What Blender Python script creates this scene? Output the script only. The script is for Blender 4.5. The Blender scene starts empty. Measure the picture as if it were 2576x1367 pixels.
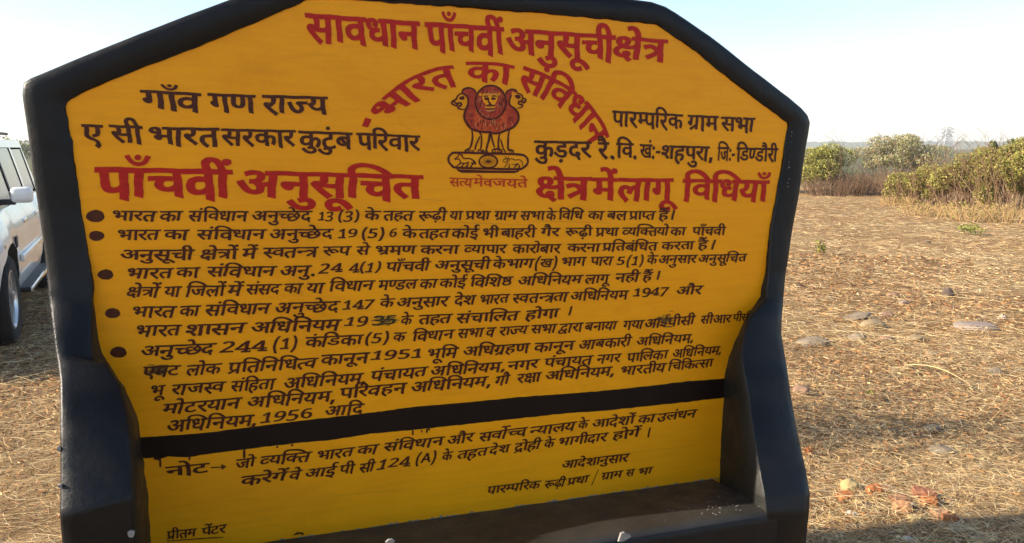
import bpy, bmesh, math, random
import numpy as np
from mathutils import Vector, Matrix, Quaternion, noise
from mathutils.geometry import tessellate_polygon

random.seed(7)
rng = np.random.default_rng(11)
sc = bpy.context.scene
COL = sc.collection
R = math.radians

# ------------------------------------------------------------------ camera
cam_d = bpy.data.cameras.new("camera")
cam_d.sensor_width = 36.0
cam_d.lens = 27.73
cam_d.clip_start = 0.05
cam_d.clip_end = 6000
cam = bpy.data.objects.new("camera", cam_d)
cam.location = (0, 0, 1.6)
cam.rotation_euler = (R(90) - math.atan(312 / 1984), 0, 0)
COL.objects.link(cam)
sc.camera = cam

# ------------------------------------------------------------------ sky, sun, exposure
SUN_EL = R(27)
SUN_AZ = R(-100)          # compass style: 0 = +Y, negative = to the left
w = bpy.data.worlds.new("World")
sc.world = w
w.use_nodes = True
nt = w.node_tree
bgn = nt.nodes["Background"]
sky = nt.nodes.new("ShaderNodeTexSky")
sky.sky_type = 'NISHITA'
sky.sun_disc = False
sky.sun_elevation = SUN_EL
sky.sun_rotation = SUN_AZ
sky.air_density = 1.0
sky.dust_density = 1.2
sky.ozone_density = 1.2
sky.altitude = 300
# faint streaks of high thin cloud
tcw = nt.nodes.new("ShaderNodeTexCoord"); mpw = nt.nodes.new("ShaderNodeMapping"); mpw.inputs['Scale'].default_value = (1.2, 1.2, 6.0)
mpw.inputs['Rotation'].default_value = (0.12, 0.05, 0.4)
nzw = nt.nodes.new("ShaderNodeTexNoise"); nzw.inputs['Scale'].default_value = 1.7; nzw.inputs['Detail'].default_value = 6; nzw.inputs['Roughness'].default_value = .6
rpw = nt.nodes.new("ShaderNodeMapRange"); rpw.inputs[1].default_value = .42; rpw.inputs[2].default_value = .75; rpw.inputs[3].default_value = 0; rpw.inputs[4].default_value = .16
mxw = nt.nodes.new("ShaderNodeMix"); mxw.data_type = 'RGBA'
bww = nt.nodes.new("ShaderNodeMix"); bww.data_type = 'RGBA'; bww.blend_type = 'MULTIPLY'; bww.inputs[0].default_value = 1
nt.links.new(tcw.outputs['Generated'], mpw.inputs[0]); nt.links.new(mpw.outputs[0], nzw.inputs['Vector']); nt.links.new(nzw.outputs['Fac'], rpw.inputs[0])
rgbw = nt.nodes.new("ShaderNodeRGBToBW"); nt.links.new(sky.outputs[0], rgbw.inputs[0])
nt.links.new(rgbw.outputs[0], bww.inputs[6]); bww.inputs[7].default_value = (1.22, 1.20, 1.18, 1)
nt.links.new(rpw.outputs[0], mxw.inputs[0]); nt.links.new(sky.outputs[0], mxw.inputs[6]); nt.links.new(bww.outputs[2], mxw.inputs[7])
nt.links.new(mxw.outputs[2], bgn.inputs[0])
bgn.inputs[1].default_value = 0.116
sun_d = bpy.data.lights.new("sun", 'SUN')
sun_d.energy = 4.8
sun_d.angle = R(0.53)
sun_d.color = (1.0, 0.86, 0.68)
sun = bpy.data.objects.new("sun", sun_d)
sdir = Vector((math.sin(SUN_AZ) * math.cos(SUN_EL), math.cos(SUN_AZ) * math.cos(SUN_EL), math.sin(SUN_EL)))
sun.rotation_euler = (-sdir).to_track_quat('-Z', 'Y').to_euler()
sun.location = sdir * 30
COL.objects.link(sun)
vs = sc.view_settings
vs.view_transform = 'Standard'
vs.look = 'None'
vs.exposure = 1.22
vs.gamma = 1
vs.use_curve_mapping = False
sc.cycles.max_bounces = 6
sc.cycles.volume_bounces = 1

# ------------------------------------------------------------------ helpers
def tag(o, label=None, cat=None, group=None, kind=None):
    if label: o['label'] = label
    if cat: o['category'] = cat
    if group: o['group'] = group
    if kind: o['kind'] = kind
    return o

def empty(name, loc=(0, 0, 0), rz=0):
    o = bpy.data.objects.new(name, None)
    o.empty_display_size = 0.1
    o.location = loc
    o.rotation_euler = (0, 0, rz)
    COL.objects.link(o)
    return o

def obj(name, verts, faces, mats, parent=None, smooth=False, midx=None):
    me = bpy.data.meshes.new(name)
    me.from_pydata([tuple(v) for v in verts], [], [tuple(f) for f in faces])
    for m in (mats if isinstance(mats, (list, tuple)) else [mats]):
        me.materials.append(m)
    if midx is not None:
        me.polygons.foreach_set('material_index', midx)
    if smooth:
        me.polygons.foreach_set('use_smooth', [True] * len(me.polygons))
    me.update()
    o = bpy.data.objects.new(name, me)
    if parent: o.parent = parent
    COL.objects.link(o)
    return o

def fast_obj(name, V, F, mats, midx, parent=None, smooth=False):
    """V (n,3) array, F (m,k) array of equal sized faces"""
    me = bpy.data.meshes.new(name)
    n, m, k = len(V), len(F), F.shape[1]
    me.vertices.add(n)
    me.vertices.foreach_set('co', np.ascontiguousarray(V, dtype=np.float32).ravel())
    me.loops.add(m * k)
    me.loops.foreach_set('vertex_index', np.ascontiguousarray(F, dtype=np.int32).ravel())
    me.polygons.add(m)
    me.polygons.foreach_set('loop_start', np.arange(0, m * k, k, dtype=np.int32))
    for mt in mats: me.materials.append(mt)
    if midx is not None:
        me.polygons.foreach_set('material_index', np.asarray(midx, dtype=np.int32))
    if smooth:
        me.polygons.foreach_set('use_smooth', np.ones(m, dtype=bool))
    me.update(calc_edges=True)
    o = bpy.data.objects.new(name, me)
    if parent: o.parent = parent
    COL.objects.link(o)
    return o

def bm_obj(name, bm, mats, parent=None, smooth=False):
    me = bpy.data.meshes.new(name)
    bm.normal_update()
    bm.to_mesh(me); bm.free()
    for m in (mats if isinstance(mats, (list, tuple)) else [mats]):
        me.materials.append(m)
    if smooth:
        for p in me.polygons: p.use_smooth = True
    o = bpy.data.objects.new(name, me)
    if parent: o.parent = parent
    COL.objects.link(o)
    return o

class NT:
    def __init__(s, name, rough=0.6, spec=0.5):
        s.m = bpy.data.materials.new(name); s.m.use_nodes = True
        s.t = s.m.node_tree; s.b = s.t.nodes["Principled BSDF"]
        s.b.inputs['Roughness'].default_value = rough
        s.b.inputs['Specular IOR Level'].default_value = spec
    def n(s, typ, **kw):
        x = s.t.nodes.new(typ)
        for k, v in kw.items():
            if k in x.inputs: x.inputs[k].default_value = v
            else: setattr(x, k, v)
        return x
    def l(s, a, b): s.t.links.new(a, b)
    def coord(s, scale=(1, 1, 1), kind='Object'):
        c = s.n('ShaderNodeTexCoord'); mp = s.n('ShaderNodeMapping')
        mp.inputs['Scale'].default_value = scale
        s.l(c.outputs[kind], mp.inputs[0]); return mp.outputs[0]
    def noise(s, scale, detail=4, vec=None, rough=0.6, dist=0.0):
        x = s.n('ShaderNodeTexNoise'); x.inputs['Scale'].default_value = scale
        x.inputs['Detail'].default_value = detail; x.inputs['Roughness'].default_value = rough
        x.inputs['Distortion'].default_value = dist
        if vec is not None: s.l(vec, x.inputs['Vector'])
        return x.outputs['Fac']
    def ramp(s, fac, stops, interp='LINEAR'):
        r = s.n('ShaderNodeValToRGB'); cr = r.color_ramp; cr.interpolation = interp
        while len(cr.elements) < len(stops): cr.elements.new(0.5)
        for e, (p, c) in zip(cr.elements, stops):
            e.position = p; e.color = tuple(c) + (1,) if len(c) == 3 else c
        s.l(fac, r.inputs[0]); return r.outputs[0]
    def mix(s, fac, a, b, mode='MIX'):
        x = s.n('ShaderNodeMix', data_type='RGBA', blend_type=mode)
        for sock, v in ((x.inputs[0], fac), (x.inputs[6], a), (x.inputs[7], b)):
            if hasattr(v, 'is_linked'): s.l(v, sock)
            elif isinstance(v, (int, float)): sock.default_value = v
            else: sock.default_value = tuple(v) + (1,)
        return x.outputs[2]
    def color(s, v):
        if hasattr(v, 'is_linked'): s.l(v, s.b.inputs['Base Color'])
        else: s.b.inputs['Base Color'].default_value = tuple(v) + (1,)
    def bump(s, h, strength=0.3, dist=0.01):
        b = s.n('ShaderNodeBump'); b.inputs['Strength'].default_value = strength
        b.inputs['Distance'].default_value = dist
        s.l(h, b.inputs['Height']); s.l(b.outputs[0], s.b.inputs['Normal'])

def plain(name, c, rough=0.6, spec=0.4, metal=0.0, var=0.0, scale=8.0):
    t = NT(name, rough, spec)
    t.b.inputs['Metallic'].default_value = metal
    if var:
        f = t.noise(scale, 5, t.coord())
        lo = tuple(x * (1 - var) for x in c); hi = tuple(min(1, x * (1 + var)) for x in c)
        t.color(t.ramp(f, [(0.3, lo), (0.7, hi)]))
    else: t.color(c)
    return t.m

# point on the ground seen in a given direction (used only to read places off the view)
PITCH = math.atan(312 / 1984)
def ray(px, py):
    x = (px - 1288) / 1984; d = (py - 683.5) / 1984
    return Vector((x, math.cos(PITCH) - d * math.sin(PITCH), -math.sin(PITCH) - d * math.cos(PITCH)))
def ground_at(px, py, z=0.0):
    r = ray(px, py); t = (z - 1.6) / r.z
    return Vector((0, 0, 1.6)) + r * t
def at_depth(px, py, y):
    r = ray(px, py); return Vector((0, 0, 1.6)) + r * (y / r.y)

# board frame: X along the board, E towards the reader, Z up
YAW = R(18)
BB = Vector((math.cos(YAW), math.sin(YAW), 0)); BN = Vector((math.sin(YAW), -math.cos(YAW), 0)); BO = Vector((0, 2.6, 0))
def bpos(X, Z, e=0.0): return (X, -e, Z)      # local to the board's Empty, turned by YAW
def board_xz(px, py, e=0.0):
    r = ray(px, py); o = BO + BN * e; c = Vector((0, 0, 1.6))
    t = (o - c).dot(BN) / r.dot(BN); p = c + r * t
    return (p - o).dot(BB), p.z
GLYPHS = {
 5:"-188,847;-188,868q;-159,896q;-139,896;-118,896q;-89,868q;-89,847;-89,826q;-118,797q;-139,797;-159,797q;-188,826q 69,863;46,763q;-61,680q;-138,680;-210,680q;-318,769q;-352,863;-283,887;-257,817q;-189,747q;-135,747;-77,747q;-21,822q;-5,889",
 6:"-185,772;-185,796q;-152,830q;-130,830;-107,830q;-75,796q;-75,772;-75,748q;-107,714q;-130,714;-152,714q;-185,748q",
 9:"470,218;470,148q;379,80q;312,80;226,80q;92,208q;29,356;100,382;143,276q;243,153q;305,153;343,153q;391,188q;391,227;391,264q;350,322q;318,347;291,342q;260,341;255,411;323,413q;380,457q;380,494;380,530q;333,562q;302,562;265,562q;205,542q;171,525;146,594;172,608q;249,632q;298,632;376,632q;459,554q;459,495;459,417q;392,375;403,365q;412,355;450,350q;486,350;518,350q;568,356q;594,363;594,551;521,551;521,622;779,622;779,551;675,551;675,0;594,0;594,290;570,284q;524,279q;498,279;481,279q;455,282;470,252q",
 10:"470,218;470,148q;379,80q;312,80;226,80q;92,208q;29,356;100,382;143,276q;243,153q;305,153;343,153q;391,188q;391,227;391,264q;350,322q;318,347;291,342q;260,341;255,411;323,413q;380,457q;380,494;380,530q;333,562q;302,562;265,562q;205,542q;171,525;146,594;172,608q;249,632q;298,632;376,632q;459,554q;459,495;459,417q;392,375;403,365q;412,355;450,350q;486,350;518,350q;568,356q;594,363;594,551;521,551;521,622;1038,622;1038,551;934,551;934,0;853,0;853,551;675,551;675,0;594,0;594,290;570,284q;524,279q;498,279;481,279q;455,282;470,252q",
 12:"271,222;242,222q;184,208q;161,197;114,225q;50,301q;50,352;50,380q;70,420q;87,433;110,450q;172,465q;221,465;314,465;314,551;0,551;0,622;505,622;505,551;395,551;395,394;211,394;180,394q;154,388q;145,381;130,369q;130,347;130,323q;158,290q;174,277;220,294q;275,294;349,294q;447,219q;447,154;447,89q;364,14q;289,4;318,-8q;381,-30q;415,-40;382,-110;325,-84q;221,-27q;176,1;117,4q;48,33q;48,65;48,87q;75,116q;101,116;121,116q;164,95q;194,70;208,68q;219,68;289,68q;366,109q;366,153;366,186q;317,222q 293,615;272,650q;243,726q;243,762;243,829q;332,896q;398,896;430,896q;484,883q;504,872;482,806;465,815q;427,827q;405,827;365,827q;323,782q;323,747;323,714q;350,651q;375,615",
 13:"0,622;563,622;563,551;453,551;485,512q;485,464;485,374q;406,328;442,296q;499,211q;499,152;499,102q;454,34q;376,0q;328,0;271,0q;168,61q;73,199q;29,313;100,338;128,260q;195,141q;274,74q;320,74;361,74q;414,111q;414,160;414,201q;369,270q;329,301;299,295q;264,294;259,364;333,366q;404,414q;404,463;404,493q;374,538q;351,551;0,551",
 19:"568,551;474,551;474,380;474,329q;459,269q;441,246;404,198q;323,192;307,266;329,270q;360,281q;370,292;382,304q;393,339q;393,380;393,551;160,551;160,353;160,307q;166,249q;186,211q;226,180q;260,160;370,98;433,62q;486,-3q;486,-53;486,-93q;453,-164q;439,-184;367,-142;380,-122q;403,-77q;403,-55;403,-36q;387,-7q;339,28q;290,56;203,106;164,129q;109,178q;95,212;79,248q;79,316;79,551;0,551;0,622;568,622",
 24:"470,218;470,148q;379,80q;312,80;226,80q;92,208q;29,356;100,382;143,276q;243,153q;305,153;343,153q;391,188q;391,227;391,264q;350,322q;318,347;291,342q;260,341;255,411;323,413q;380,457q;380,494;380,530q;333,562q;302,562;265,562q;205,542q;171,525;146,594;172,608q;249,632q;298,632;376,632q;459,554q;459,495;459,417q;392,375;403,365q;412,355;450,350q;486,350;518,350q;568,356q;594,363;594,551;521,551;521,622;1038,622;1038,551;934,551;934,0;853,0;853,551;675,551;675,0;594,0;594,290;570,284q;524,279q;498,279;481,279q;455,282;470,252q 844,615;817,655q;772,692q;729,703q;703,703;683,703q;641,691q;621,682;595,751;618,761q;668,773q;697,773;742,773q;812,730q;836,692;840,694;820,746q;782,803q;738,827q;707,827;683,827q;651,819q;637,813;614,882;653,896q;705,896;759,896q;838,845q;901,722q;929,615",
 25:"777,551;452,551;452,349;500,399q;569,399;634,399q;716,316q;716,239;716,193q;686,89q;651,39;579,80;604,112q;636,196q;636,237;636,284q;597,330q;562,330;508,330q;452,258;452,0;371,0;371,174;347,154q;276,118q;226,118;179,118q;96,156q;46,233q;46,290;46,370q;156,464q;244,464;267,464q;324,457q;339,454;333,381;317,385q;268,391q;249,391;191,391q;127,339q;127,292;127,239q;188,188q;228,188;272,188q;341,230q;371,260;371,551;0,551;0,622;777,622",
 26:"729,551;729,0;648,0;648,45;613,26q;530,7q;488,7;380,7q;183,114q;85,239;58,274q;40,319q;40,338;40,359q;70,393q;104,393;129,393q;166,370q;181,350;202,369q;217,428q;217,458;217,484q;210,531q;201,551;0,551;0,622;833,622;833,551 534,232;569,232q;627,261q;648,280;648,551;281,551;298,514q;298,458;298,376q;228,280q;166,253;236,169q;391,79q;490,79;533,79q;611,99q;648,122;648,198;625,184q;561,164q;521,164;474,164q;399,203q;356,273q;356,319;356,392q;452,473q;531,473;548,473q;602,468q;616,463;610,394;595,398q;558,404q;540,404;492,404q;437,360q;437,316;437,273q;492,232q",
 27:"208,551;208,234;208,208q;183,178q;160,178;134,178q;79,220q;41,280q;41,308;41,331q;68,359q;102,359;127,359;127,551;0,551;0,622;578,622;578,551;474,551;474,0;393,0;393,551",
 30:"649,551;545,551;545,0;465,0;465,165;439,148q;367,118q;317,118;240,118q;141,204q;141,275;141,304q;166,355q;185,371;38,369;38,441;331,441;349,441q;385,440q;389,440;382,370;350,370;292,370q;221,321q;221,274;221,231q;279,188q;317,188;367,188q;438,231q;465,260;465,551;0,551;0,622;649,622",
 31:"296,70;373,70q;499,133q;574,241q;574,310;574,357q;528,419q;487,419;453,419q;424,383q;424,358;424,326q;477,275q;535,261;502,198;421,221q;347,304q;347,356;347,404q;402,472q;455,481;455,551;0,551;0,622;715,622;715,551;535,551;535,477;586,464q;653,380q;653,308;653,250q;603,140q;510,52q;378,0q;296,0;199,0q;101,83q;101,147;101,168q;116,213q;132,231;90,251q;43,316q;43,359;43,419q;133,483q;206,483;223,483q;275,478q;288,473;282,404;268,408q;233,415q;212,415;124,415q;124,350;124,321q;168,289q;202,281;231,290q;266,290;277,290q;301,288q;308,287;302,217;296,218q;281,218q;276,218;182,218q;182,148;182,108q;244,70q",
 32:"653,551;653,0;572,0;572,370;435,370;394,370q;378,373;414,343q;458,263q;458,218;458,172q;417,110q;350,80q;310,80;257,80q;161,141q;73,282q;31,401;102,426;148,292q;248,153q;306,153;338,153q;379,187q;379,227;379,271q;318,349q;273,377;302,441;572,441;572,551;0,551;0,622;757,622;757,551",
 35:"519,551;371,551;371,349;316,349;268,349q;204,333q;181,318;126,280q;126,215;126,167q;170,104q;241,74q;283,74;337,74q;413,99q;455,121;482,47;438,27q;339,0q;286,0;217,0q;108,52q;46,150q;46,220;46,285q;114,374q;225,420q;288,420;290,420;290,551;0,551;0,622;519,622",
 37:"358,222;329,222q;271,208q;248,197;201,225q;137,301q;137,352;137,380q;157,420q;174,433;197,450q;259,465q;308,465;401,465;401,551;0,551;0,622;592,622;592,551;482,551;482,394;298,394;267,394q;241,388q;232,381;217,369q;217,347;217,323q;245,290q;261,277;307,294q;362,294;436,294q;534,219q;534,154;534,87q;436,0q;337,0;239,0q;84,88q;25,158;86,207;143,139q;262,74q;337,74;453,74q;453,152;453,187q;404,222q",
 39:"634,551;634,0;553,0;553,551;420,551;420,321;420,279q;403,221q;385,198;364,173q;298,146q;251,146;158,146q;114,205;97,228q;79,298q;79,352;79,551;0,551;0,622;737,622;737,551 249,217;301,217q;321,249;332,266q;339,310q;339,353;339,551;160,551;160,353;160,314q;168,268q;178,251;189,235q;222,217q",
 40:"481,551;481,0;400,0;400,328;291,328;230,328q;169,316q;150,299;126,280q;126,237;126,188q;200,97q;271,40;217,-12;171,28q;92,108q;45,194q;45,242;45,277q;72,333q;93,351;122,376q;204,399q;272,399;400,399;400,551;0,551;0,622;584,622;584,551",
 41:"553,551;553,0;472,0;472,180;443,161q;363,132q;308,132;223,132q;104,229q;83,322;178,342q;255,413q;255,467;255,517q;208,568q;171,568;146,568q;114,544q;114,521;114,470q;195,461;187,391;122,400q;46,461q;46,519;46,575q;119,632q;172,632;213,632q;288,597q;336,525q;336,469;336,395q;256,303q;182,274;205,238q;263,203q;314,203;366,203q;440,243q;472,275;472,551;390,551;390,622;656,622;656,551",
 42:"413,-58;392,-24q;354,46q;342,73;330,71q;302,68q;287,68;245,68q;160,89q;89,136q;46,215q;46,272;46,316q;77,379q;102,401;135,430q;231,456q;290,456;295,456;295,551;0,551;0,622;534,622;534,551;376,551;376,385;327,385;269,385q;198,371q;173,355;151,340q;126,294q;126,262;126,209q;205,140q;287,140;293,140q;305,140q;312,141;306,161q;306,176;306,211q;348,240q;373,240;416,240q;461,191q;461,162;461,130q;432,95q;410,86;422,62q;455,11q;480,-24",
 43:"630,551;526,551;526,0;445,0;445,150;414,130q;341,103q;283,103;206,103q;111,184q;111,251;111,278q;129,328q;148,348;101,366q;42,437q;42,493;42,553q;124,632q;187,632;240,632q;311,576q;311,531;311,484q;271,443;210,482;221,492q;230,515q;230,526;230,541q;210,568q;184,568;156,568q;116,524q;116,489;116,457q;147,418q;196,400q;223,397;253,405q;288,405;299,405q;326,403q;333,402;326,332;320,333q;303,333q;298,333;248,333q;191,292q;191,254;191,213q;248,173q;292,173;345,173q;419,216q;445,245;445,551;383,551;383,622;630,622",
 44:"0,622;569,622;569,551;466,551;466,0;385,0;385,298;204,298;204,244;204,216q;176,188q;153,188;129,188q;75,230q;37,290q;37,318;37,341q;64,369q;98,369;385,369;385,551;0,551",
 46:"479,551;479,0;398,0;398,191;369,172q;301,146q;254,146;214,146q;149,173q;128,194;103,221q;79,294q;79,358;79,551;0,551;0,622;583,622;583,551 398,551;160,551;160,369;160,328q;166,280q;179,251q;190,240;213,217q;263,217;303,217q;373,255q;398,280",
 48:"585,551;482,551;482,0;401,0;401,165;374,147q;297,118q;241,118;185,118q;96,160q;46,235q;46,286;46,372q;167,464q;265,464;279,464q;319,461q;358,457q;369,454;363,385;343,389q;293,395q;268,395;248,395q;230,392;365,224;384,238q;401,256;401,551;0,551;0,622;585,622 127,287;127,235q;194,184q;242,184;260,184q;293,190q;308,195;168,370;127,342q",
 49:"174,632;211,632q;269,611q;291,586;309,567q;332,499q;332,437;332,321;533,321;533,551;402,551;402,622;717,622;717,551;614,551;614,0;533,0;533,250;332,250;332,213;332,180q;303,151q;283,151;264,151q;222,176q;186,215q;164,259q;164,278;164,296q;191,321q;224,321;253,321;253,426;253,473q;243,523q;232,538;212,568q;169,568;142,568q;114,542q;114,521;114,493q;161,463q;218,460;210,389;135,395q;46,456q;46,520;46,579q;122,632q",
 50:"509,551;509,0;428,0;428,250;207,250;207,213;207,180q;178,151q;159,151;140,151q;98,176q;62,215q;39,259q;39,278;39,296q;66,321q;100,321;126,321;126,551;0,551;0,622;612,622;612,551 428,551;207,551;207,321;428,321",
 51:"595,622;595,551;491,551;491,0;410,0;410,179;382,161q;304,132q;253,132;163,132q;52,253q;38,353;100,366q;160,413q;160,457;160,485q;137,533q;123,551;0,551;0,622 129,301;149,252q;210,203q;259,203;309,203q;383,245q;410,274;410,551;211,551;240,499q;240,445;240,337q",
 52:"395,42;341,-12;282,37q;178,137q;98,225q;75,256;53,287q;40,323q;40,340;40,359q;70,393q;104,393;129,393q;166,370q;181,349;220,369q;256,429q;256,468;256,491q;246,536q;239,551;0,551;0,622;424,622;424,551;320,551;336,516q;336,458;336,403q;292,327q;216,274q;167,254;212,202q;331,91q",
 54:"0,551;0,622;693,622;693,551;589,551;589,0;508,0;508,355;502,356q;494,356;470,356q;420,332q;374,269q;356,208;279,232;291,278q;311,313;287,331q;239,353q;209,353;169,353q;126,307q;126,271;126,233q;169,164q;251,89q;309,40;255,-12;197,38q;101,129q;45,222q;45,275;45,328q;94,395q;168,426q;204,426;248,426q;321,397q;354,370;412,426q;499,426;504,426q;508,426;508,551",
 57:"571,551;467,551;467,0;387,0;387,165;361,147q;286,118q;233,118;179,118q;95,160q;46,235q;46,286;46,372q;161,464q;255,464;268,464q;307,461q;344,457q;354,454;349,381;330,385q;282,391q;259,391;197,391q;127,337q;127,287;127,236q;190,188q;235,188;287,188q;362,233q;387,260;387,551;0,551;0,622;571,622",
 58:"122,189;87,189q;40,224q;40,255;40,284q;76,314q;104,314;122,314q;161,299q;191,276;241,292q;305,378q;305,443;305,499q;246,566q;199,566;168,566q;138,539q;138,516;138,501q;157,466q;214,442q;270,440;253,370;159,376q;66,459q;66,517;66,568q;137,632q;204,632;251,632q;333,589q;384,504q;384,440;384,371q;315,254q;254,221;299,182q;383,87q;414,43;350,-1;299,71q;216,164q;179,194;152,189q 591,551;591,0;510,0;510,551;421,551;421,622;695,622;695,551",
 60:"587,551;587,0;506,0;506,266;477,257q;419,251q;380,251;338,251q;245,266q;212,277;192,264q;167,253;208,201q;319,91q;380,42;326,-12;270,37q;171,137q;95,225q;73,256;51,287q;40,323q;40,340;40,359q;70,393q;104,393;129,393q;166,370q;181,350;202,369q;217,428q;217,458;217,488q;208,536q;201,551;0,551;0,622;691,622;691,551 369,322;408,322q;472,330q;506,339;506,551;281,551;288,534q;298,488q;298,458;298,416q;279,354q;262,333;314,322q",
 61:"321,69;357,80q;403,116q;403,148;403,186q;345,229q;280,229;211,229q;138,172q;138,124;138,93q;161,35q;232,-36q;302,-89;248,-142;157,-71q;58,53q;58,130;58,168q;89,227q;115,248;96,266q;69,318q;69,352;69,380q;89,420q;106,433;129,450q;188,465q;229,465;361,465;361,551;0,551;0,622;546,622;546,551;442,551;442,394;230,394;199,394q;173,388q;164,381;149,369q;149,347;149,327q;169,296q;183,284;230,300q;284,300;353,300q;440,258q;481,191q;481,153;481,95q;413,19q;348,2",
 66:"170,551;170,0;89,0;89,551;0,551;0,622;273,622;273,551",
 67:"89,551;0,551;0,622;80,622;68,644q;53,694q;53,724;53,802q;169,896q;266,896;407,896q;625,743q;704,615;620,615;467,824q;283,824;213,824q;134,765q;134,714;134,684q;153,639q;165,622;273,622;273,551;170,551;170,0;89,0",
 68:"-185,615;-202,650q;-220,714q;-220,748;-220,813q;-136,896q;-61,896;-1,896q;79,839q;137,718q;163,622;273,622;273,551;170,551;170,0;89,0;89,551;0,551;0,622;87,622;59,726q;-2,825q;-57,825;-97,825q;-139,776q;-139,733;-139,699q;-119,644q;-105,615",
 69:"-248,-12;-194,11q;-136,11;-61,11q;22,-66q;22,-129;22,-190q;-71,-268q;-157,-268;-254,-268q;-395,-176q;-455,-100;-394,-57;-355,-105q;-285,-167q;-206,-196q;-157,-196;-51,-196q;-51,-122;-51,-89q;-100,-57q;-131,-57;-158,-57q;-201,-68q;-222,-79",
 70:"-63,-245;-88,-255q;-145,-268q;-173,-268;-248,-268q;-333,-189q;-333,-126;-333,-69q;-241,11q;-162,11;-87,11q;25,-45q;111,-136q;145,-189;83,-228;29,-145q;-83,-57q;-156,-57;-207,-57q;-259,-96q;-259,-128;-259,-166q;-209,-196q;-178,-196;-151,-196q;-109,-185q;-88,-175",
 75:"-169,615;-190,694q;-231,785q;-281,823q;-315,823;-337,823q;-371,814q;-385,809;-409,882;-370,896q;-318,896;-264,896q;-185,845q;-122,722q;-94,615",
 76:"-179,615;-206,655q;-251,692q;-294,703q;-320,703;-340,703q;-382,691q;-402,682;-428,751;-405,761q;-355,773q;-326,773;-281,773q;-211,730q;-187,692;-183,694;-203,746q;-241,803q;-285,827q;-316,827;-340,827q;-372,819q;-386,813;-409,882;-370,896q;-318,896;-264,896q;-185,845q;-122,722q;-94,615",
 79:"170,551;170,0;89,0;89,551;0,551;0,622;273,622;273,551 90,615;69,694q;28,785q;-22,823q;-56,823;-78,823q;-112,814q;-126,809;-150,882;-111,896q;-59,896;-5,896q;74,845q;137,722q;165,615",
 80:"170,551;170,0;89,0;89,551;0,551;0,622;273,622;273,551 80,615;53,655q;8,692q;-35,703q;-61,703;-81,703q;-123,691q;-143,682;-169,751;-146,761q;-96,773q;-67,773;-22,773q;48,730q;72,692;76,694;56,746q;18,803q;-26,827q;-57,827;-81,827q;-113,819q;-127,813;-150,882;-111,896q;-59,896;-5,896q;74,845q;137,722q;165,615",
 96:"358,222;329,222q;271,208q;248,197;201,225q;137,301q;137,352;137,380q;157,420q;174,433;197,450q;259,465q;308,465;401,465;401,551;0,551;0,622;592,622;592,551;482,551;482,394;298,394;267,394q;241,388q;232,381;217,369q;217,347;217,323q;245,290q;261,277;307,294q;362,294;436,294q;534,219q;534,154;534,87q;436,0q;337,0;239,0q;84,88q;25,158;86,207;143,139q;262,74q;337,74;453,74q;453,152;453,187q;404,222q 257,-134;257,-110q;290,-76q;312,-76;335,-76q;367,-110q;367,-134;367,-159q;335,-192q;312,-192;290,-192q;257,-159q",
 97:"307,0;229,0q;112,55q;46,158q;46,231;46,301q;118,396q;236,445q;305,446;305,551;0,551;0,622;577,622;577,551;385,551;385,375;346,375;282,375q;213,358q;188,341;158,322q;126,262q;126,221;126,163q;190,89q;248,75;233,115q;233,157;233,191q;266,251q;331,288q;380,288;429,288q;492,251q;523,191q;523,157;523,87q;408,0q 306,140;306,103q;323,70;378,71q;448,116q;448,157;448,187q;413,221q;385,221;350,221q;306,178q 221,-134;221,-110q;254,-76q;276,-76;299,-76q;331,-110q;331,-134;331,-159q;299,-192q;276,-192;254,-192q;221,-159q",
 104:"194,622;275,622;275,0;194,0",
 179:"623,551;623,0;542,0;542,325;511,310q;440,293q;390,293;340,293q;257,313q;225,326;178,297q;128,244q;128,208;128,188q;148,147q;200,120q;247,120;258,120q;269,121;263,139q;263,157;263,189q;303,216q;328,216;369,216q;413,164q;413,136;413,108q;388,76q;365,66;383,43q;421,2q;448,-24;390,-65;363,-34q;314,27q;298,53;286,51q;258,50q;245,50;186,50q;96,91q;46,162q;46,205;46,260q;115,333q;164,361;120,390q;74,461q;74,507;74,560q;155,632q;231,632;293,632q;382,574q;382,515;382,467q;336,401q;295,373;314,368q;357,364q;379,364;425,364q;504,385q;542,411;542,551;453,551;453,622;727,622;727,551 153,502;153,469q;195,416q;228,399;303,448q;303,506;303,530q;269,566q;229,566;195,566q;153,532q",
 183:"618,551;452,551;452,334;474,349q;528,368q;567,368;631,368;631,297;580,297;534,297q;482,277q;452,253;452,0;371,0;371,174;347,154q;276,118q;226,118;179,118q;96,156q;46,233q;46,290;46,370q;156,464q;244,464;267,464q;324,457q;339,454;333,381;317,385q;268,391q;249,391;191,391q;127,339q;127,292;127,239q;188,188q;228,188;272,188q;341,230q;371,260;371,551;0,551;0,622;618,622",
 188:"0,622;410,622;410,551;0,551 509,200;491,185q;438,146q;365,118q;317,118;240,118q;141,204q;141,275;141,304q;166,355q;185,371;38,369;38,441;331,441;349,441q;385,440q;389,440;382,370;350,370;292,370q;221,321q;221,274;221,231q;279,188q;317,188;368,188q;441,233q;469,262",
 190:"0,622;587,622;587,551;0,551 572,370;435,370;394,370q;378,373;414,343q;458,263q;458,218;458,172q;417,110q;350,80q;310,80;257,80q;161,141q;73,282q;31,401;102,426;148,292q;248,153q;306,153;338,153q;379,187q;379,227;379,271q;318,349q;273,377;302,441;572,441",
 197:"251,146;158,146q;114,205;97,228q;79,298q;79,352;79,551;0,551;0,622;481,622;481,551;420,551;420,321;420,279q;403,221q;385,198;364,173q;298,146q 249,217;301,217q;321,249;332,266q;339,310q;339,353;339,551;160,551;160,353;160,314q;168,268q;178,251;189,235q;222,217q",
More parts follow.
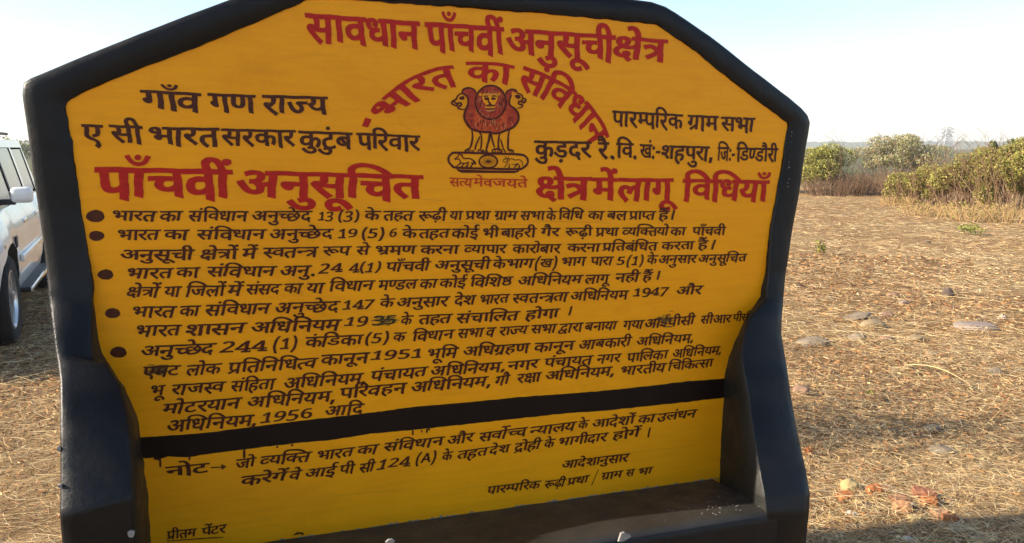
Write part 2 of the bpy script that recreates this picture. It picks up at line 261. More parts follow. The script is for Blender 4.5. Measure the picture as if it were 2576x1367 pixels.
 198:"0,622;363,622;363,551;0,551 45,242;45,277q;72,333q;93,351;122,376q;204,399q;272,399;380,399;380,328;291,328;230,328q;169,316q;150,299;126,280q;126,237;126,188q;200,97q;271,40;217,-12;171,28q;92,108q;45,194q",
 202:"0,622;373,622;373,551;0,551 204,298;204,244;204,216q;176,188q;153,188;129,188q;75,230q;37,290q;37,318;37,341q;64,369q;98,369;385,369;385,298",
 203:"160,551;160,369;160,328q;166,280q;179,251q;190,240;213,217q;263,217;304,217q;375,257q;400,282;436,214;396,186q;313,146q;254,146;214,146q;149,173q;128,194;103,221q;79,294q;79,358;79,551;0,551;0,622;322,622;322,551",
 207:"207,321;428,321;428,250;207,250;207,213;207,180q;178,151q;159,151;140,151q;98,176q;62,215q;39,259q;39,278;39,296q;66,321q;100,321;126,321;126,551;0,551;0,622;364,622;364,551;207,551",
 212:"0,622;406,622;406,551;0,551 425,193;388,162q;293,118q;233,118;179,118q;95,160q;46,235q;46,286;46,372q;161,464q;255,464;268,464q;307,461q;344,457q;354,454;349,381;330,385q;282,391q;259,391;197,391q;127,337q;127,287;127,236q;190,188q;235,188;287,188q;362,233q;387,259",
 215:"369,322;400,322q;450,327q;478,332;486,260;461,255q;409,251q;380,251;338,251q;245,266q;212,277;192,264q;167,253;208,201q;319,91q;380,42;326,-12;270,37q;171,137q;95,225q;73,256;51,287q;40,323q;40,340;40,359q;70,393q;104,393;129,393q;166,370q;181,350;202,369q;217,428q;217,458;217,488q;208,536q;201,551;0,551;0,622;403,622;403,551;281,551;288,534q;298,488q;298,458;298,416q;279,354q;262,333;314,322q",
 256:"172,-24;125,43;393,205;393,551;208,551;208,234;208,208q;183,178q;160,178;134,178q;79,220q;41,280q;41,308;41,331q;68,359q;102,359;127,359;127,551;0,551;0,622;578,622;578,551;474,551;474,0;393,0;393,122",
 269:"127,65;80,132;326,281;284,335q;223,380q;181,380;153,380q;96,364q;55,343;27,417;61,433q;135,456q;179,456;219,456q;283,431q;345,374q;382,326;382,551;0,551;0,622;566,622;566,551;463,551;463,0;382,0;382,234",
 271:"42,4;213,81;169,90q;93,135q;46,213q;46,272;46,316q;77,379q;102,401;135,430q;231,456q;290,456;295,456;295,551;0,551;0,622;534,622;534,551;376,551;376,385;327,385;269,385q;198,371q;173,355;151,340q;126,294q;126,262;126,209q;205,140q;287,140;293,140q;305,140q;312,141;306,161q;306,176;306,211q;348,240q;373,240;416,240q;461,191q;461,162;461,130q;432,95q;410,86;422,62q;455,11q;480,-24;413,-58;392,-24q;354,46q;342,73;82,-66",
 274:"45,53;214,153;160,162q;128,194;103,221q;79,294q;79,358;79,551;0,551;0,622;583,622;583,551;479,551;479,0;398,0;398,193;92,-13 398,551;160,551;160,369;160,328q;166,280q;179,251q;190,240;213,217q;262,217;301,217q;373,255q;398,280",
 277:"312,-24;264,43;533,206;533,250;332,250;332,213;332,180q;303,151q;283,151;264,151q;222,176q;186,215q;164,259q;164,278;164,296q;191,321q;224,321;253,321;253,426;253,473q;243,523q;232,538;212,568q;169,568;142,568q;114,542q;114,521;114,493q;161,463q;218,460;210,389;135,395q;46,456q;46,520;46,579q;122,632q;174,632;211,632q;269,611q;291,586;309,567q;332,499q;332,437;332,321;533,321;533,551;402,551;402,622;717,622;717,551;614,551;614,0;533,0;533,123",
 418:"498,159;438,159q;358,237q;358,300;358,303q;358,304;343,312q;306,324q;284,326;262,303q;202,268q;167,254;212,202q;331,91q;395,42;341,-12;282,37q;178,137q;98,225q;75,256;53,287q;40,323q;40,340;40,359q;70,393q;104,393;129,393q;166,370q;181,349;220,369q;256,429q;256,468;256,491q;246,536q;239,551;0,551;0,622;801,622;801,551;320,551;336,516q;336,458;336,421q;325,390;353,384q;378,373;396,401q;461,437q;510,437;571,437q;664,382q;736,289q;764,232;701,198;655,284q;567,369q;512,369;469,369q;429,326q;429,298;429,261q;471,230q;500,230;515,230q;544,235q;561,242;585,175;560,165q;516,159q",
 440:"-185,615;-202,650q;-220,714q;-220,748;-220,813q;-136,896q;-61,896;-1,896q;79,839q;137,718q;163,622;273,622;273,551;170,551;170,0;89,0;89,551;0,551;0,622;87,622;59,726q;-2,825q;-57,825;-97,825q;-139,776q;-139,733;-139,699q;-119,644q;-105,615 152,816;152,840q;185,874q;207,874;230,874q;262,840q;262,816;262,792q;230,758q;207,758;185,758q;152,792q",
 449:"-169,615;-190,694q;-231,785q;-281,823q;-315,823;-337,823q;-371,814q;-385,809;-409,882;-370,896q;-318,896;-264,896q;-185,845q;-122,722q;-94,615 -113,821;-113,845q;-80,879q;-58,879;-35,879q;-2,845q;-2,821;-2,797q;-35,763q;-58,763;-80,763q;-113,797q",
 452:"-179,615;-206,655q;-251,692q;-294,703q;-320,703;-340,703q;-382,691q;-402,682;-428,751;-405,761q;-355,773q;-326,773;-281,773q;-211,730q;-187,692;-183,694;-203,746q;-241,803q;-285,827q;-316,827;-340,827q;-372,819q;-386,813;-409,882;-370,896q;-318,896;-264,896q;-185,845q;-122,722q;-94,615 -113,816;-113,840q;-80,874q;-58,874;-35,874q;-2,840q;-2,816;-2,792q;-35,758q;-58,758;-80,758q;-113,792q",
 461:"170,551;170,0;89,0;89,551;0,551;0,622;273,622;273,551 90,615;69,694q;28,785q;-22,823q;-56,823;-78,823q;-112,814q;-126,809;-150,882;-111,896q;-59,896;-5,896q;74,845q;137,722q;165,615 146,821;146,845q;179,879q;201,879;224,879q;257,845q;257,821;257,797q;224,763q;201,763;179,763q;146,797q",
 462:"170,551;170,0;89,0;89,551;0,551;0,622;273,622;273,551 90,615;69,694q;28,785q;-22,823q;-56,823;-78,823q;-112,814q;-126,809;-150,882;-111,896q;-59,896;-10,896q;50,862q;78,819;103,896q;204,896;236,896q;290,883q;310,872;288,806;271,815q;233,827q;211,827;171,827q;129,782q;129,747;129,736q;130,726;148,679q;165,615",
 529:"227,-125;171,-125q;87,-84q;40,-13q;40,33;40,92q;106,171q;163,187;146,224q;146,272;146,316q;177,379q;202,401;236,430q;331,456q;390,456;395,456;395,551;0,551;0,622;634,622;634,551;476,551;476,385;427,385;369,385q;298,371q;273,355;227,324q;227,262;227,209q;306,140q;390,140;394,140q;404,140q;411,141;406,161q;406,176;406,211q;448,240q;473,240;516,240q;561,191q;561,162;561,130q;527,93q;501,83;585,-138;516,-166;459,-6;417,-54q;308,-125q 119,34;119,-15q;186,-56q;229,-56;273,-56q;345,-18q;404,40q;428,72;418,71q;400,70q;394,70;346,70q;247,96q;210,127;171,118q;119,70q",
 565:"300,0;245,0q;141,35q;73,109q;73,170;73,211q;106,272q;136,292;113,314q;84,377q;84,423;84,551;0,551;0,622;604,622;604,551;495,551;495,334;455,299;492,275q;540,208q;540,161;540,104q;479,33q;371,0q 414,356;414,551;219,551 164,437;164,392q;184,340q;208,323;260,337q;331,337;346,337;164,522 305,71;377,71q;460,115q;460,164;460,196q;428,238q;380,265q;354,272;321,272;285,272q;224,262q;201,250;179,238q;153,200q;153,171;153,134q;195,90q;265,71q",
 604:"89,551;0,551;0,622;80,622;68,644q;53,692q;53,725;53,808q;222,896q;376,896;563,896q;862,822q;1094,695q;1177,615;1076,615;934,716q;599,824q;408,824;269,824q;134,770q;134,705;134,681q;152,638q;164,622;273,622;273,551;170,551;170,0;89,0",
 606:"89,551;0,551;0,622;82,622;68,647q;53,701q;53,731;53,805q;158,896q;249,896;374,896q;554,750q;621,615;540,615;479,721q;342,825q;262,825;202,825q;134,768q;134,720;134,690q;152,642q;165,622;273,622;273,551;170,551;170,0;89,0",
 608:"89,551;0,551;0,622;80,622;68,644q;53,693q;53,723;53,802q;175,896q;277,896;381,896q;556,826q;700,700q;756,615;671,615;501,824q;297,824;220,824q;134,765q;134,712;134,683q;153,639q;165,622;273,622;273,551;170,551;170,0;89,0",
 609:"89,551;0,551;0,622;80,622;68,644q;53,693q;53,724;53,803q;181,896q;290,896;404,896q;594,826q;749,699q;809,615;722,615;631,718q;424,824q;311,824;226,824q;134,765q;134,711;134,683q;153,639q;165,622;273,622;273,551;170,551;170,0;89,0",
 610:"89,551;0,551;0,622;80,622;68,644q;53,693q;53,724;53,804q;187,896q;302,896;427,896q;633,825q;798,699q;861,615;772,615;674,718q;449,824q;325,824;233,824q;134,766q;134,710;134,682q;153,639q;165,622;273,622;273,551;170,551;170,0;89,0",
 611:"89,551;0,551;0,622;80,622;68,644q;53,693q;53,724;53,804q;193,896q;314,896;449,896q;671,824q;848,698q;914,615;823,615;717,717q;474,824q;338,824;238,824q;134,766q;134,709;134,682q;153,639q;165,622;273,622;273,551;170,551;170,0;89,0",
 612:"89,551;0,551;0,622;80,622;68,644q;53,693q;53,724;53,805q;199,896q;327,896;472,896q;709,824q;897,697q;966,615;874,615;761,717q;498,824q;352,824;134,824q;134,708;134,682q;153,638q;165,622;273,622;273,551;170,551;170,0;89,0",
 795:"213,-165;138,-62q;68,199q;68,337;68,477q;137,730q;213,832;294,832;226,726q;153,472q;153,336;153,203q;225,-56q;295,-165",
 796:"60,-165;128,-59q;200,197q;200,330;200,464q;129,723q;59,832;141,832;216,729q;286,467q;286,329;286,190q;216,-64q;141,-165",
 799:"46,-129;61,-70q;88,64q;95,116;192,116;199,105;186,52q;138,-74q;113,-129",
 800:"49,338;291,338;291,256;49,256",
 801:"72,54;72,91q;108,121q;133,121;159,121q;196,91q;196,54;196,18q;159,-14q;133,-14;108,-14q;72,18q",
 802:"305,833;387,833;125,-166;42,-166",
 804:"261,0;261,446;261,488q;264,589q;265,622;249,605q;226,584q;206,567;134,508;87,568;274,714;347,714;347,0 60,0;60,85;420,85;420,0",
 805:"47,76;218,262;267,315q;336,399q;374,481q;374,530;374,587q;310,649q;259,649;213,649q;138,611q;104,582;54,640;93,675q;196,724q;260,724;354,724q;464,622q;464,533;464,478q;420,380q;343,284q;293,231;156,85;156,81;492,81;492,0;47,0",
 806:"229,-10;176,-10q;81,7q;40,29;40,112;83,90q;181,65q;227,65;317,65q;400,140q;400,206;400,272q;300,332q;214,332;149,332;149,406;214,406;294,406q;378,481q;378,541;378,592q;311,649q;256,649;204,649q;124,616q;88,590;43,651;80,681q;188,724q;256,724;361,724q;469,624q;469,547;469,475q;384,388q;315,376;315,373;401,363q;491,274q;491,203;491,109q;363,-10q",
 807:"341,160;11,160;11,238;335,718;427,718;427,241;531,241;531,160;427,160;427,0;341,0 341,241;341,415;341,452q;344,533q;347,604q;347,626;343,626;336,607q;310,555q;299,538;98,241 250,0;250,80;560,80;560,0",
 808:"238,-10;188,-10q;96,9q;64,29;64,113;86,98q;147,77q;213,66q;240,66;317,66q;404,140q;404,219;404,290q;318,363q;236,363;210,363q;143,354q;123,350;79,378;106,714;443,714;443,633;183,633;164,428;180,432q;235,438q;266,438;331,438q;434,391q;495,298q;495,229;495,117q;363,-10q",
 809:"288,-10;223,-10q;117,58q;55,198q;55,305;55,367q;70,487q;110,594q;180,677q;289,724q;367,724;386,724q;435,720q;451,715;451,639;434,645q;391,651q;370,651;304,651q;219,605q;170,526q;148,422q;146,364;152,364;172,399q;244,447q;302,447;394,447q;505,334q;505,230;505,119q;388,-10q 287,65;346,65q;419,145q;419,230;419,298q;355,377q;290,377;246,377q;180,338q;144,279q;144,247;144,204q;176,120q;240,65q",
 810:"412,633;44,633;44,714;503,714;503,643;232,0;137,0",
 812:"190,-10;171,-10q;123,-5q;106,-1;106,75;123,69q;166,63q;187,63;253,63q;339,109q;387,188q;409,292q;411,350;405,350;386,315q;313,267q;255,267;163,267q;52,381q;52,484;52,596q;169,724q;269,724;335,724q;440,656q;502,516q;502,409;502,348q;487,227q;447,120q;377,37q;268,-10q 267,337;311,337q;377,376q;413,436q;413,467;413,511q;381,594q;318,649q;270,649;212,649q;138,569q;138,484;138,416q;203,337q",
 813:"147,414;121,414q;85,446q;85,482;85,520q;121,550q;147,550;173,550q;209,520q;209,482;209,446q;173,414q 147,-14;121,-14q;85,18q;85,54;85,92q;121,122q;147,122;173,122q;209,92q;209,54;209,18q;173,-14q",
 1000:"0,0;250,714;350,714;600,0;510,0;440,200;160,200;90,0 190,280;410,280;300,610",
 1001:"0,280;0,350;720,350;720,520;1000,315;720,110;720,280",
}
LETTERING = [
 ("title_lettering","red",19,[
  ([(60,0),(66,676),(57,935),(43,1491),(66,2106),(44,2365)],0,2934,622,[(-0.6374,1.9874,-0.6343,1.9123),(-0.2983,1.9782,-0.2931,1.8997)]),
  ([(46,0),(66,568),(5,827),(30,827),(57,1461),(440,2017)],0,2290,622,[(-0.2813,1.979,-0.2785,1.8982),(-0.0289,1.975,-0.0245,1.8915)]),
  ([(9,0),(44,764),(69,1324),(60,1319),(70,2000),(30,1995),(68,2629)],29,2902,622,[(-0.0199,1.9729,-0.02,1.8967),(0.3605,1.9654,0.3623,1.8856)]),
  ([(179,0),(75,717),(269,712)],46,1278,622,[(0.362,1.9654,0.357,1.8916),(0.5549,1.9592,0.5505,1.8836)]),
 ]),
 ("village_lettering","black",16,[
  ([(27,0),(66,563),(5,822),(57,822)],0,1393,622,[(-1.0943,1.7587,-1.093,1.709),(-0.9365,1.7526,-0.9346,1.7018)]),
  ([(27,0),(39,563)],0,1300,622,[(-0.9183,1.753,-0.9173,1.7032),(-0.7884,1.7502,-0.7869,1.6995)]),
  ([(52,0),(66,409),(190,668),(51,1240)],0,1835,622,[(-0.7694,1.7513,-0.7688,1.6994),(-0.5827,1.7494,-0.5814,1.6962)]),
 ]),
 ("family_lettering","black",16,[
  ([(19,0)],0,568,622,[(-1.2491,1.6626,-1.2484,1.6167),(-1.1968,1.6608,-1.1959,1.6146)]),
  ([(60,0),(68,676)],0,949,622,[(-1.1803,1.6617,-1.1802,1.6139),(-1.0968,1.6586,-1.0964,1.6102)]),
  ([(49,0),(66,703),(52,962),(40,1371)],46,1955,622,[(-1.0794,1.6565,-1.0798,1.608),(-0.8932,1.6548,-0.893,1.605)]),
  ([(60,0),(52,676),(25,1085),(66,1847),(52,2106)],0,2530,622,[(-0.887,1.6533,-0.8873,1.6066),(-0.6794,1.65,-0.679,1.602)]),
  ([(25,0),(69,506),(35,762),(69,1137),(6,1137),(48,1266)],0,1851,622,[(-0.6704,1.6485,-0.6714,1.6012),(-0.5123,1.6438,-0.5128,1.5954)]),
  ([(46,0),(606,568),(52,827),(57,1236),(66,1792),(52,2051)],0,2475,622,[(-0.4992,1.6438,-0.5006,1.5979),(-0.3033,1.6357,-0.3042,1.5886)]),
 ]),
 ("council_lettering","black",14,[
  ([(46,0),(66,568),(52,827),(207,1236),(46,1586),(606,2154),(52,2413),(25,2822)],0,3599,622,[(0.3549,1.7221,0.356,1.6716),(0.6243,1.7124,0.6263,1.6603)]),
  ([(256,0),(66,563),(50,822)],0,1434,622,[(0.6431,1.7117,0.6421,1.6614),(0.766,1.7085,0.7654,1.6575)]),
  ([(60,0),(49,676),(66,1379)],0,1652,622,[(0.7766,1.7067,0.7743,1.6571),(0.918,1.7041,0.916,1.6536)]),
 ]),
 ("district_lettering","black",16,[
  ([(25,0),(69,506),(96,762),(42,1339),(52,1859)],0,2283,622,[(0.077,1.6215,0.0772,1.5695),(0.2791,1.6185,0.28,1.5651)]),
  ([(52,0),(76,405),(801,409)],-23,605,622,[(0.303,1.6176,0.3039,1.5668),(0.3608,1.6154,0.3619,1.5643)]),
  ([(608,0),(57,259),(801,815)],0,1011,622,[(0.3724,1.6146,0.3708,1.5666),(0.4507,1.6124,0.4493,1.564)]),
  ([(26,0),(6,823),(813,818),(800,1112)],0,1403,622,[(0.4611,1.6106,0.4598,1.5644),(0.5395,1.6079,0.5384,1.5613)]),
  ([(58,0),(61,680),(46,1211),(69,1784),(52,1779),(66,2188),(799,2447)],40,2646,622,[(0.5458,1.6069,0.5442,1.5594),(0.7499,1.6023,0.7488,1.5537)]),
  ([(612,0),(32,259),(813,1001),(800,1295)],0,1586,622,[(0.7688,1.6014,0.7666,1.5545),(0.8404,1.5995,0.8383,1.5522)]),
  ([(67,0),(37,259),(197,836),(37,1303),(80,1880),(52,2139),(68,2548)],0,2821,622,[(0.846,1.5995,0.8429,1.5527),(1.0219,1.596,1.0192,1.5484)]),
 ]),
 ("heading_lettering","red",21,[
  ([(46,0),(66,568),(5,827),(30,827),(57,1461),(440,2017)],0,2290,622,[(-1.2231,1.5441,-1.2254,1.46),(-0.8646,1.5334,-0.8649,1.4518)]),
  ([(9,0),(44,764),(69,1324),(60,1319),(70,2000),(610,1995),(30,2254),(40,2888)],29,3472,622,[(-0.8473,1.532,-0.8526,1.4564),(-0.2969,1.5118,-0.2998,1.4369)]),
 ]),
 ("heading_lettering","red",19,[
  ([(179,0),(75,717),(269,712)],46,1278,622,[(0.0847,1.5036,0.0826,1.4274),(0.2811,1.4986,0.2798,1.4206)]),
  ([(50,0),(449,603)],0,612,622,[(0.2851,1.4977,0.2823,1.4224),(0.3772,1.4947,0.3747,1.4186)]),
  ([(54,0),(66,678),(27,937),(70,1505)],0,1650,622,[(0.3828,1.4947,0.3788,1.4214),(0.6128,1.49,0.6096,1.4147)]),
  ([(608,0),(57,259),(610,815),(43,1074),(51,1689),(66,2269),(5,2528)],0,2597,622,[(0.6339,1.4888,0.6285,1.4172),(0.9986,1.4784,0.9943,1.4039)]),
 ]),
 ("motto_lettering","small",11,[
  ([(60,0),(198,676),(51,1025)],0,1620,622,[(-0.2112,1.5048,-0.2116,1.4777),(-0.133,1.5012,-0.1332,1.4738)]),
  ([(50,0),(75,603),(57,598)],0,1169,622,[(-0.1308,1.5025,-0.131,1.4765),(-0.0662,1.4986,-0.0663,1.4724)]),
  ([(32,0),(51,742),(40,1322),(75,1907)],0,1906,622,[(-0.0662,1.5007,-0.0677,1.4738),(0.0546,1.4953,0.0532,1.468)]),
 ]),
 ("text_line","black",15,[
  ([(49,0),(66,703),(52,962),(40,1371)],46,1955,622,[(-1.1877,1.4232,-1.1937,1.3956),(-1.0716,1.4188,-1.0776,1.3908)]),
  ([(25,0),(66,762)],0,1035,622,[(-1.0652,1.4187,-1.0711,1.3906),(-1.0032,1.4179,-1.0091,1.3896)]),
  ([(60,0),(6,681),(608,676),(57,935),(43,1491),(66,2106),(44,2365)],0,2934,622,[(-0.9871,1.4175,-0.993,1.3892),(-0.8232,1.4127,-0.829,1.3837)]),
  ([(9,0),(44,764),(69,1324),(188,1319),(31,1715),(75,2190),(42,2416)],29,2950,622,[(-0.8124,1.4124,-0.8181,1.3842),(-0.6393,1.409,-0.645,1.3801)]),
  ([(804,0),(806,551)],87,1042,714,[(-0.6193,1.4056,-0.6246,1.3783),(-0.5754,1.4049,-0.5806,1.3774)]),
  ([(795,0),(806,354),(796,905)],68,1191,714,[(-0.5581,1.4061,-0.5638,1.3761),(-0.4968,1.4046,-0.5025,1.3744)]),
  ([(25,0),(75,506)],0,777,622,[(-0.4801,1.4051,-0.4852,1.3777),(-0.4308,1.4039,-0.4359,1.3763)]),
  ([(40,0),(61,570),(40,1101)],0,1685,622,[(-0.4231,1.4037,-0.4283,1.3757),(-0.3233,1.4012,-0.3285,1.3729)]),
  ([(418,0),(97,787),(68,1350)],0,1623,622,[(-0.3103,1.3992,-0.3154,1.3708),(-0.2174,1.3982,-0.2225,1.3695)]),
  ([(51,0),(66,580)],0,853,622,[(-0.2094,1.3975,-0.2143,1.3697),(-0.1657,1.3969,-0.1706,1.3689)]),
  ([(274,0),(41,568),(66,1210)],0,1483,622,[(-0.1576,1.3963,-0.1625,1.3682),(-0.0718,1.3946,-0.0767,1.3662)]),
  ([(256,0),(66,563),(50,822)],0,1434,622,[(-0.0598,1.3939,-0.0647,1.3655),(0.0218,1.3923,0.017,1.3636)]),
  ([(60,0),(49,676),(66,1379)],0,1652,622,[(0.0313,1.3916,0.0266,1.3638),(0.1176,1.3895,0.113,1.3614)]),
  ([(25,0),(75,506)],0,777,622,[(0.1224,1.3894,0.1178,1.3612),(0.1594,1.3889,0.1549,1.3607)]),
  ([(608,0),(57,259),(610,815),(43,1074)],0,1704,622,[(0.1653,1.3888,0.1607,1.3605),(0.2579,1.3865,0.2534,1.3579)]),
  ([(25,0),(66,762)],0,1035,622,[(0.2734,1.3856,0.2689,1.357),(0.3336,1.3846,0.3291,1.3558)]),
  ([(48,0),(54,571)],0,1264,622,[(0.3443,1.3843,0.3398,1.3555),(0.421,1.3825,0.4166,1.3534)]),
  ([(274,0),(66,568),(203,827),(40,1135)],0,1719,622,[(0.4268,1.3818,0.4225,1.3537),(0.5315,1.3793,0.5273,1.3507)]),
  ([(61,0),(452,455)],0,546,622,[(0.5411,1.38,0.5369,1.3514),(0.584,1.3789,0.5798,1.3502)]),
  ([(104,0)],194,275,622,[(0.5976,1.3805,0.5923,1.3489),(0.6047,1.3803,0.5993,1.3487)]),
 ]),
 ("text_line","black",15,[
  ([(49,0),(66,703),(52,962),(40,1371)],46,1955,622,[(-1.1776,1.3681,-1.1838,1.3395),(-1.0661,1.3653,-1.0722,1.3363)]),
  ([(25,0),(66,762)],0,1035,622,[(-1.0578,1.3642,-1.0638,1.3359),(-0.9895,1.3628,-0.9955,1.3343)]),
  ([(60,0),(6,681),(608,676),(57,935),(43,1491),(66,2106),(44,2365)],0,2934,622,[(-0.9682,1.3613,-0.9741,1.3327),(-0.7743,1.3568,-0.7802,1.3274)]),
  ([(9,0),(44,764),(69,1324),(188,1319),(31,1715),(75,2190),(42,2416)],29,2950,622,[(-0.7634,1.3564,-0.7691,1.3278),(-0.5776,1.3518,-0.5832,1.3225)]),
  ([(804,0),(812,551)],87,1053,714,[(-0.5607,1.3512,-0.5659,1.3244),(-0.5047,1.3503,-0.5098,1.3233)]),
  ([(795,0),(808,354),(796,905)],68,1191,714,[(-0.4888,1.3502,-0.4944,1.3206),(-0.4194,1.348,-0.425,1.3182)]),
  ([(809,0)],55,505,714,[(-0.4019,1.3466,-0.4068,1.3201),(-0.3795,1.3468,-0.3844,1.3202)]),
  ([(25,0),(75,506)],0,777,622,[(-0.3645,1.3446,-0.3697,1.3162),(-0.3157,1.343,-0.3209,1.3145)]),
  ([(40,0),(61,570),(40,1101)],0,1685,622,[(-0.3113,1.3429,-0.3165,1.3143),(-0.207,1.3409,-0.2121,1.312)]),
  ([(25,0),(79,762),(12,1021)],0,1526,622,[(-0.2025,1.3408,-0.2076,1.3118),(-0.1123,1.3384,-0.1174,1.3091)]),
  ([(49,0),(68,703)],46,976,622,[(-0.0985,1.3379,-0.1034,1.3095),(-0.0427,1.3366,-0.0476,1.308)]),
  ([(48,0),(66,571),(61,830),(52,1361),(68,1770)],0,2043,622,[(-0.038,1.3365,-0.0429,1.3078),(0.0865,1.3335,0.0817,1.3044)]),
  ([(27,0),(76,568),(52,563)],0,987,622,[(0.1025,1.3334,0.0978,1.3052),(0.1718,1.3317,0.1672,1.3033)]),
  ([(418,0),(97,787),(68,1350)],0,1623,622,[(0.1915,1.3311,0.1871,1.3035),(0.2915,1.3284,0.2872,1.3005)]),
  ([(274,0),(41,568),(66,1210)],0,1483,622,[(0.3017,1.3281,0.2973,1.3002),(0.3913,1.3253,0.387,1.2971)]),
  ([(212,0),(51,392),(604,972),(183,1231),(40,1834),(51,2404),(79,2984)],0,3257,622,[(0.4022,1.3254,0.3979,1.2972),(0.5865,1.3212,0.5823,1.2923)]),
  ([(25,0),(66,762)],0,1035,622,[(0.5919,1.3205,0.5878,1.2916),(0.6541,1.3191,0.6499,1.29)]),
  ([(46,0),(66,568),(5,827),(30,827),(57,1461),(68,2017)],0,2290,622,[(0.6788,1.3188,0.6747,1.2896),(0.8172,1.3155,0.8131,1.2859)]),
 ]),
 ("text_line","black",15,[
  ([(9,0),(44,764),(69,1324),(60,1319),(70,2000),(30,1995),(68,2629)],29,2902,622,[(-1.1757,1.3103,-1.1819,1.2815),(-0.9782,1.304,-0.9843,1.2744)]),
  ([(179,0),(75,717),(269,712),(461,1264)],46,1537,622,[(-0.9592,1.3028,-0.9652,1.274),(-0.8575,1.3012,-0.8634,1.272)]),
  ([(50,0),(449,603)],0,612,622,[(-0.8456,1.3012,-0.8515,1.2719),(-0.8015,1.3011,-0.8074,1.2716)]),
  ([(215,0),(57,389),(40,945),(202,1515),(269,1873)],0,2439,622,[(-0.7867,1.3013,-0.7924,1.2726),(-0.6245,1.2983,-0.6301,1.269)]),
  ([(418,0),(46,787)],0,1370,622,[(-0.6106,1.2982,-0.6159,1.2706),(-0.5243,1.2966,-0.5296,1.2686)]),
  ([(60,0),(75,681)],0,691,622,[(-0.5085,1.2951,-0.5138,1.2671),(-0.4655,1.2943,-0.4708,1.2661)]),
  ([(277,0),(50,703),(39,1301)],46,2038,622,[(-0.4494,1.2941,-0.4545,1.2668),(-0.3189,1.2909,-0.3239,1.263)]),
  ([(25,0),(52,762),(44,1171),(66,1726)],0,1999,622,[(-0.3075,1.29,-0.3123,1.263),(-0.1782,1.2864,-0.183,1.259)]),
  ([(212,0),(51,392),(66,972),(46,1231),(66,1799),(52,2058)],0,2482,622,[(-0.1618,1.2862,-0.1666,1.2587),(-0.016,1.282,-0.0207,1.2541)]),
  ([(25,0),(66,762),(52,1021),(79,1430),(48,1689),(66,2260),(52,2519)],0,2943,622,[(0.0034,1.2817,-0.0013,1.2537),(0.1748,1.2766,0.1702,1.248)]),
  ([(25,0),(52,762),(44,1171),(66,1726)],0,1999,622,[(0.1976,1.2767,0.1931,1.249),(0.323,1.2734,0.3187,1.2453)]),
  ([(274,0),(609,568),(40,827),(48,1397),(6,1973),(610,1968),(43,2227),(40,2842)],0,3426,622,[(0.3286,1.2741,0.3243,1.246),(0.543,1.2695,0.5388,1.2407)]),
  ([(25,0),(52,762),(40,1171),(66,1741)],0,2014,622,[(0.5581,1.269,0.554,1.241),(0.6892,1.2681,0.6852,1.2397)]),
  ([(61,0),(452,455)],0,546,622,[(0.703,1.2695,0.6989,1.2402),(0.7448,1.269,0.7408,1.2395)]),
  ([(104,0)],194,275,622,[(0.7687,1.2696,0.7561,1.2374),(0.776,1.2699,0.7634,1.2371)]),
 ]),
 ("text_line","black",15,[
  ([(49,0),(66,703),(52,962),(40,1371)],46,1955,622,[(-1.1589,1.2568,-1.1677,1.2272),(-1.0385,1.2519,-1.0474,1.2218)]),
  ([(25,0),(66,762)],0,1035,622,[(-1.0301,1.2523,-1.0387,1.223),(-0.9663,1.251,-0.9749,1.2213)]),
  ([(60,0),(6,681),(608,676),(57,935),(43,1491),(66,2106),(44,2365)],0,2934,622,[(-0.9464,1.2508,-0.9551,1.2211),(-0.7492,1.2441,-0.7579,1.2136)]),
  ([(9,0),(44,764),(69,1324),(801,1319)],29,1515,622,[(-0.7361,1.2435,-0.7448,1.213),(-0.6348,1.2414,-0.6435,1.2104)]),
  ([(805,0),(807,551)],47,1082,714,[(-0.6199,1.2453,-0.6279,1.2169),(-0.5518,1.2444,-0.5599,1.2156)]),
  ([(807,0),(795,551),(804,905),(796,1456)],11,1742,714,[(-0.5319,1.2426,-0.5397,1.2147),(-0.4315,1.2411,-0.4393,1.2128)]),
  ([(46,0),(66,568),(5,827),(30,827),(57,1461),(68,2017)],0,2290,622,[(-0.4165,1.2404,-0.4246,1.2112),(-0.2734,1.238,-0.2814,1.2082)]),
  ([(9,0),(44,764),(69,1324),(60,1319),(70,2000),(30,1995),(68,2629)],29,2902,622,[(-0.2573,1.2381,-0.2651,1.2092),(-0.0702,1.2339,-0.078,1.2043)]),
  ([(25,0),(75,506)],0,777,622,[(-0.0641,1.2337,-0.0717,1.205),(-0.0161,1.2329,-0.0237,1.204)]),
  ([(49,0),(66,703),(27,962)],46,1540,622,[(-0.0146,1.2329,-0.0222,1.204),(0.0822,1.2309,0.0746,1.2017)]),
  ([(795,0),(26,354),(796,1172)],68,1458,714,[(0.0885,1.233,0.0797,1.1992),(0.1644,1.2315,0.1556,1.1975)]),
  ([(49,0),(66,703),(27,962)],46,1540,622,[(0.1808,1.2299,0.1734,1.2013),(0.2704,1.2289,0.263,1.2)]),
  ([(46,0),(66,568),(52,827),(66,1236)],0,1509,622,[(0.2862,1.2277,0.2788,1.1988),(0.3729,1.2259,0.3655,1.1967)]),
  ([(808,0)],64,495,714,[(0.389,1.2243,0.3816,1.195),(0.4172,1.2236,0.4098,1.1942)]),
  ([(795,0),(804,354),(796,905)],68,1191,714,[(0.4282,1.2241,0.4203,1.1927),(0.4884,1.2229,0.4805,1.1914)]),
  ([(25,0),(75,506)],0,777,622,[(0.5033,1.2238,0.4961,1.195),(0.5445,1.223,0.5374,1.1941)]),
  ([(9,0),(44,764),(69,1324),(60,1319),(66,1995),(52,2254)],29,2678,622,[(0.5489,1.2218,0.5417,1.193),(0.7035,1.2178,0.6963,1.1884)]),
